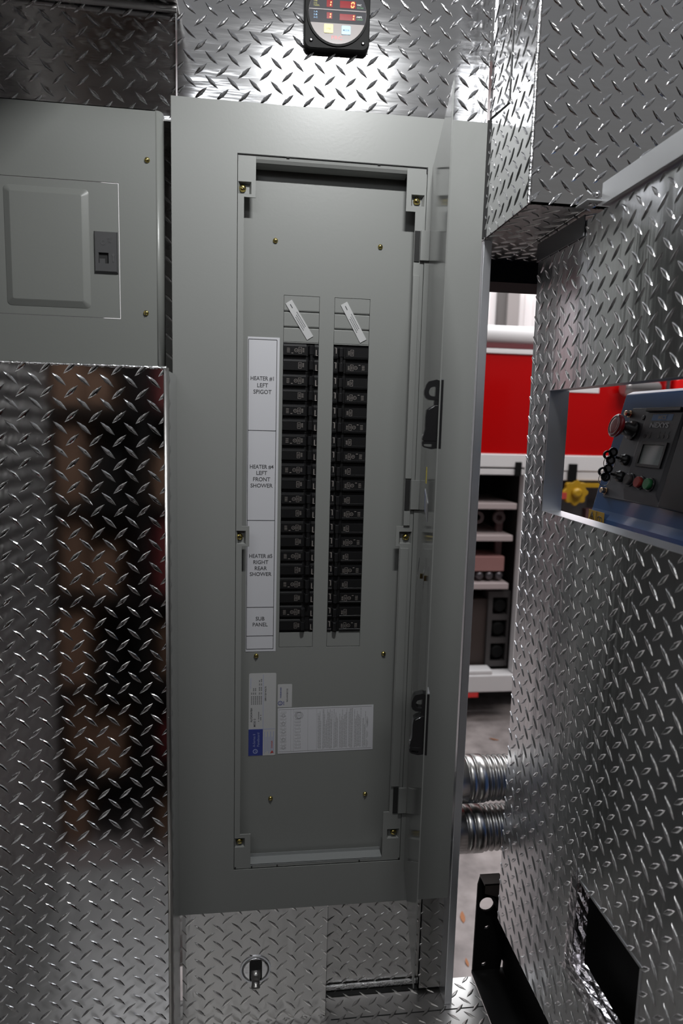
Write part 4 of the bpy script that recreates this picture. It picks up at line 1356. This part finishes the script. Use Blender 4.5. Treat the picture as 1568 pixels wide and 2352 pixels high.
# things seen through the window: valve, handrail, lamp, reel
lob = [(85.6 + 3.1 * (1 + .10 * cos(8 * a)) * cos(a), -35.6 + 3.1 * (1 + .10 * cos(8 * a)) * sin(a)) for a in [2 * pi * k / 48 for k in range(48)]]
vl = MB().prism(lob, .2, 1.6, wallT(YT)).build('valve_wheel', 'hydrant_yellow', tk, bevel=.2)
MB().lathe([(1.3, 1.5), (1.3, 2.6), (.7, 3.0)], frame((85.6, YT, -35.6), (1, 0, 0), (0, 0, 1), (0, -1, 0)), 12).build('valve_hub', 'hydrant_yellow', vl)
tb('valve_pipe', 'hydrant_yellow', (87, 97, YT - 1.5, YT - .3, -34.2, -33.2))
tb('red_lever', 'ink_red', (79.5, 83, YT - 2, YT - .5, -37.2, -35.6))
tb('pump_panel', mat('pump panel steel', (.16, .15, .15), .4, .5), (79, 91, YT + 3, YT + 4, -58, -33), (75, 100, YT + 6, YT + 7, -60, -31))
tb('pump_case', mat('dark maroon case', (.10, .045, .045), .6), (90, 100, YT + 1, YT + 4, -60, -40))
tb('white_canister', 'truck_white', (78.5, 81, YT - 1, YT + 2, -58, -37.8), bevel=.5)
gl = MB().lathe([(1.6, 95), (2.1, 95.6), (2.1, 96.6), (1.8, 97), (1.8, 104), (1.2, 104.6)], frame((0, YT - 3, -9.2), (0, 1, 0), (0, 0, 1), (1, 0, 0)), 18).build('grab_bar', mat('grey tube', (.4, .38, .38), .3, .8), tk)
tb('grab_bar_bracket', 'chrome', (107.2, 108.4, YT - 2, YT, -12, -4), bevel=.3)
tb('side_light', 'lens_red', (109.5, 118, YT - 2.4, YT, -12.4, -6), bevel=.8)
tb('white_stripe', 'truck_white', (76, 90.5, YT - .12, YT, -10.6, -8.6))
MB().text('TASK', wallT(YT - .7), 89, -28.6, 1.5, sx=1.2, depth=.02).build('small_lettering', mat('faded pink ink', (.45, .25, .25), .5), tk) if False else None

# leaves on the garage floor
rnd = random.Random(11)
n = 0
for (x, y, s, w) in ((38.2, 46.5, 2.0, 'by the black bracket'), (45.4, 50.5, 1.7, 'beside the bracket hole'), (64.2, 104, 2.0, 'far off beyond the hoses'), (37.4, 33.2, 1.3, 'close to the deck edge'), (36.1, 37.8, 1.2, 'near the aluminium post foot'), (60.5, 90, 2.2, 'above the upper hose')):
    a = rnd.random() * 3
    pts = [(-1, 0), (-.5, .28), (0, .36), (.5, .26), (1, 0), (.5, -.2), (0, -.3), (-.5, -.25)]
    s *= .6
    T = frame((x, y, GR + .1), (cos(a) * s, sin(a) * s, .1), (-sin(a) * s, cos(a) * s, .2), (0, 0, 1))
    o = MB().prism(pts, 0, .08, T).build('fallen_leaf', 'leaf')
    tag(o, 'dry orange leaf on the concrete, ' + w, 'leaf', 'fallen leaves on the garage floor')

# ================================================================== THINGS BEHIND THE PHOTOGRAPHER
# (they only show as reflections in the bright sheets)
rk = thing('storage_rack', (-30, -84, GR), 'dark storage rack with brown boxes behind the photographer', 'rack')
mb = MB()
for x in (-62, -46, -30, -14, 1): mb.box(x, x + 2, -92, -78, GR, -4)
for z in (-82, -66, -50, -34, -18): mb.box(-62, 3, -92, -78, z - 1.5, z)
mb.box(-62, 3, -93, -92, GR, -4)
mb.build('frame', 'blackmatte', rk)
rnd = random.Random(4)
M['redbox'] = mat('dull red board', (0.16, 0.02, 0.02), 0.6)
for i, x in enumerate([-60 + 5.4 * k for k in range(11)]):
    if any(abs(x + 2.2 - q_) < 3.2 for q_ in (-61, -45, -29, -13)): continue
    for j, z in enumerate((GR + .1, -82, -66, -50, -34, -18)):
        w, h = 3.4 + rnd.random() * 1.6, 5 + rnd.random() * 8
        MB().box(x, x + w, -91, -79 - rnd.random() * 4, z, z + h).build('packed_box', ('crate', 'timber', 'blackmatte', 'crate', 'redbox', 'blackmatte')[(i * 2 + j * 3 + (i * j) % 2) % 6], rk)

# unseen tubes added above and beside the photographer to make glints
for (x, y, z, w) in ((-75, -50, 95, 'left of'), (85, -75, 100, 'right of'), (-35, -30, 120, 'high above')):
    t = thing('glint_tube', (x, y, z), 'long tube lamp added %s the photographer for glints' % w, 'lamp', 'added glint lamps')
    MB().box(x - 24, x + 24, y - 2, y + 2, z + 2, z + 4).build('housing', 'garage_white', t)
    MB().box(x - 23, x + 23, y - 1.6, y + 1.6, z, z + 2).build('diffuser', 'tube_glow', t)
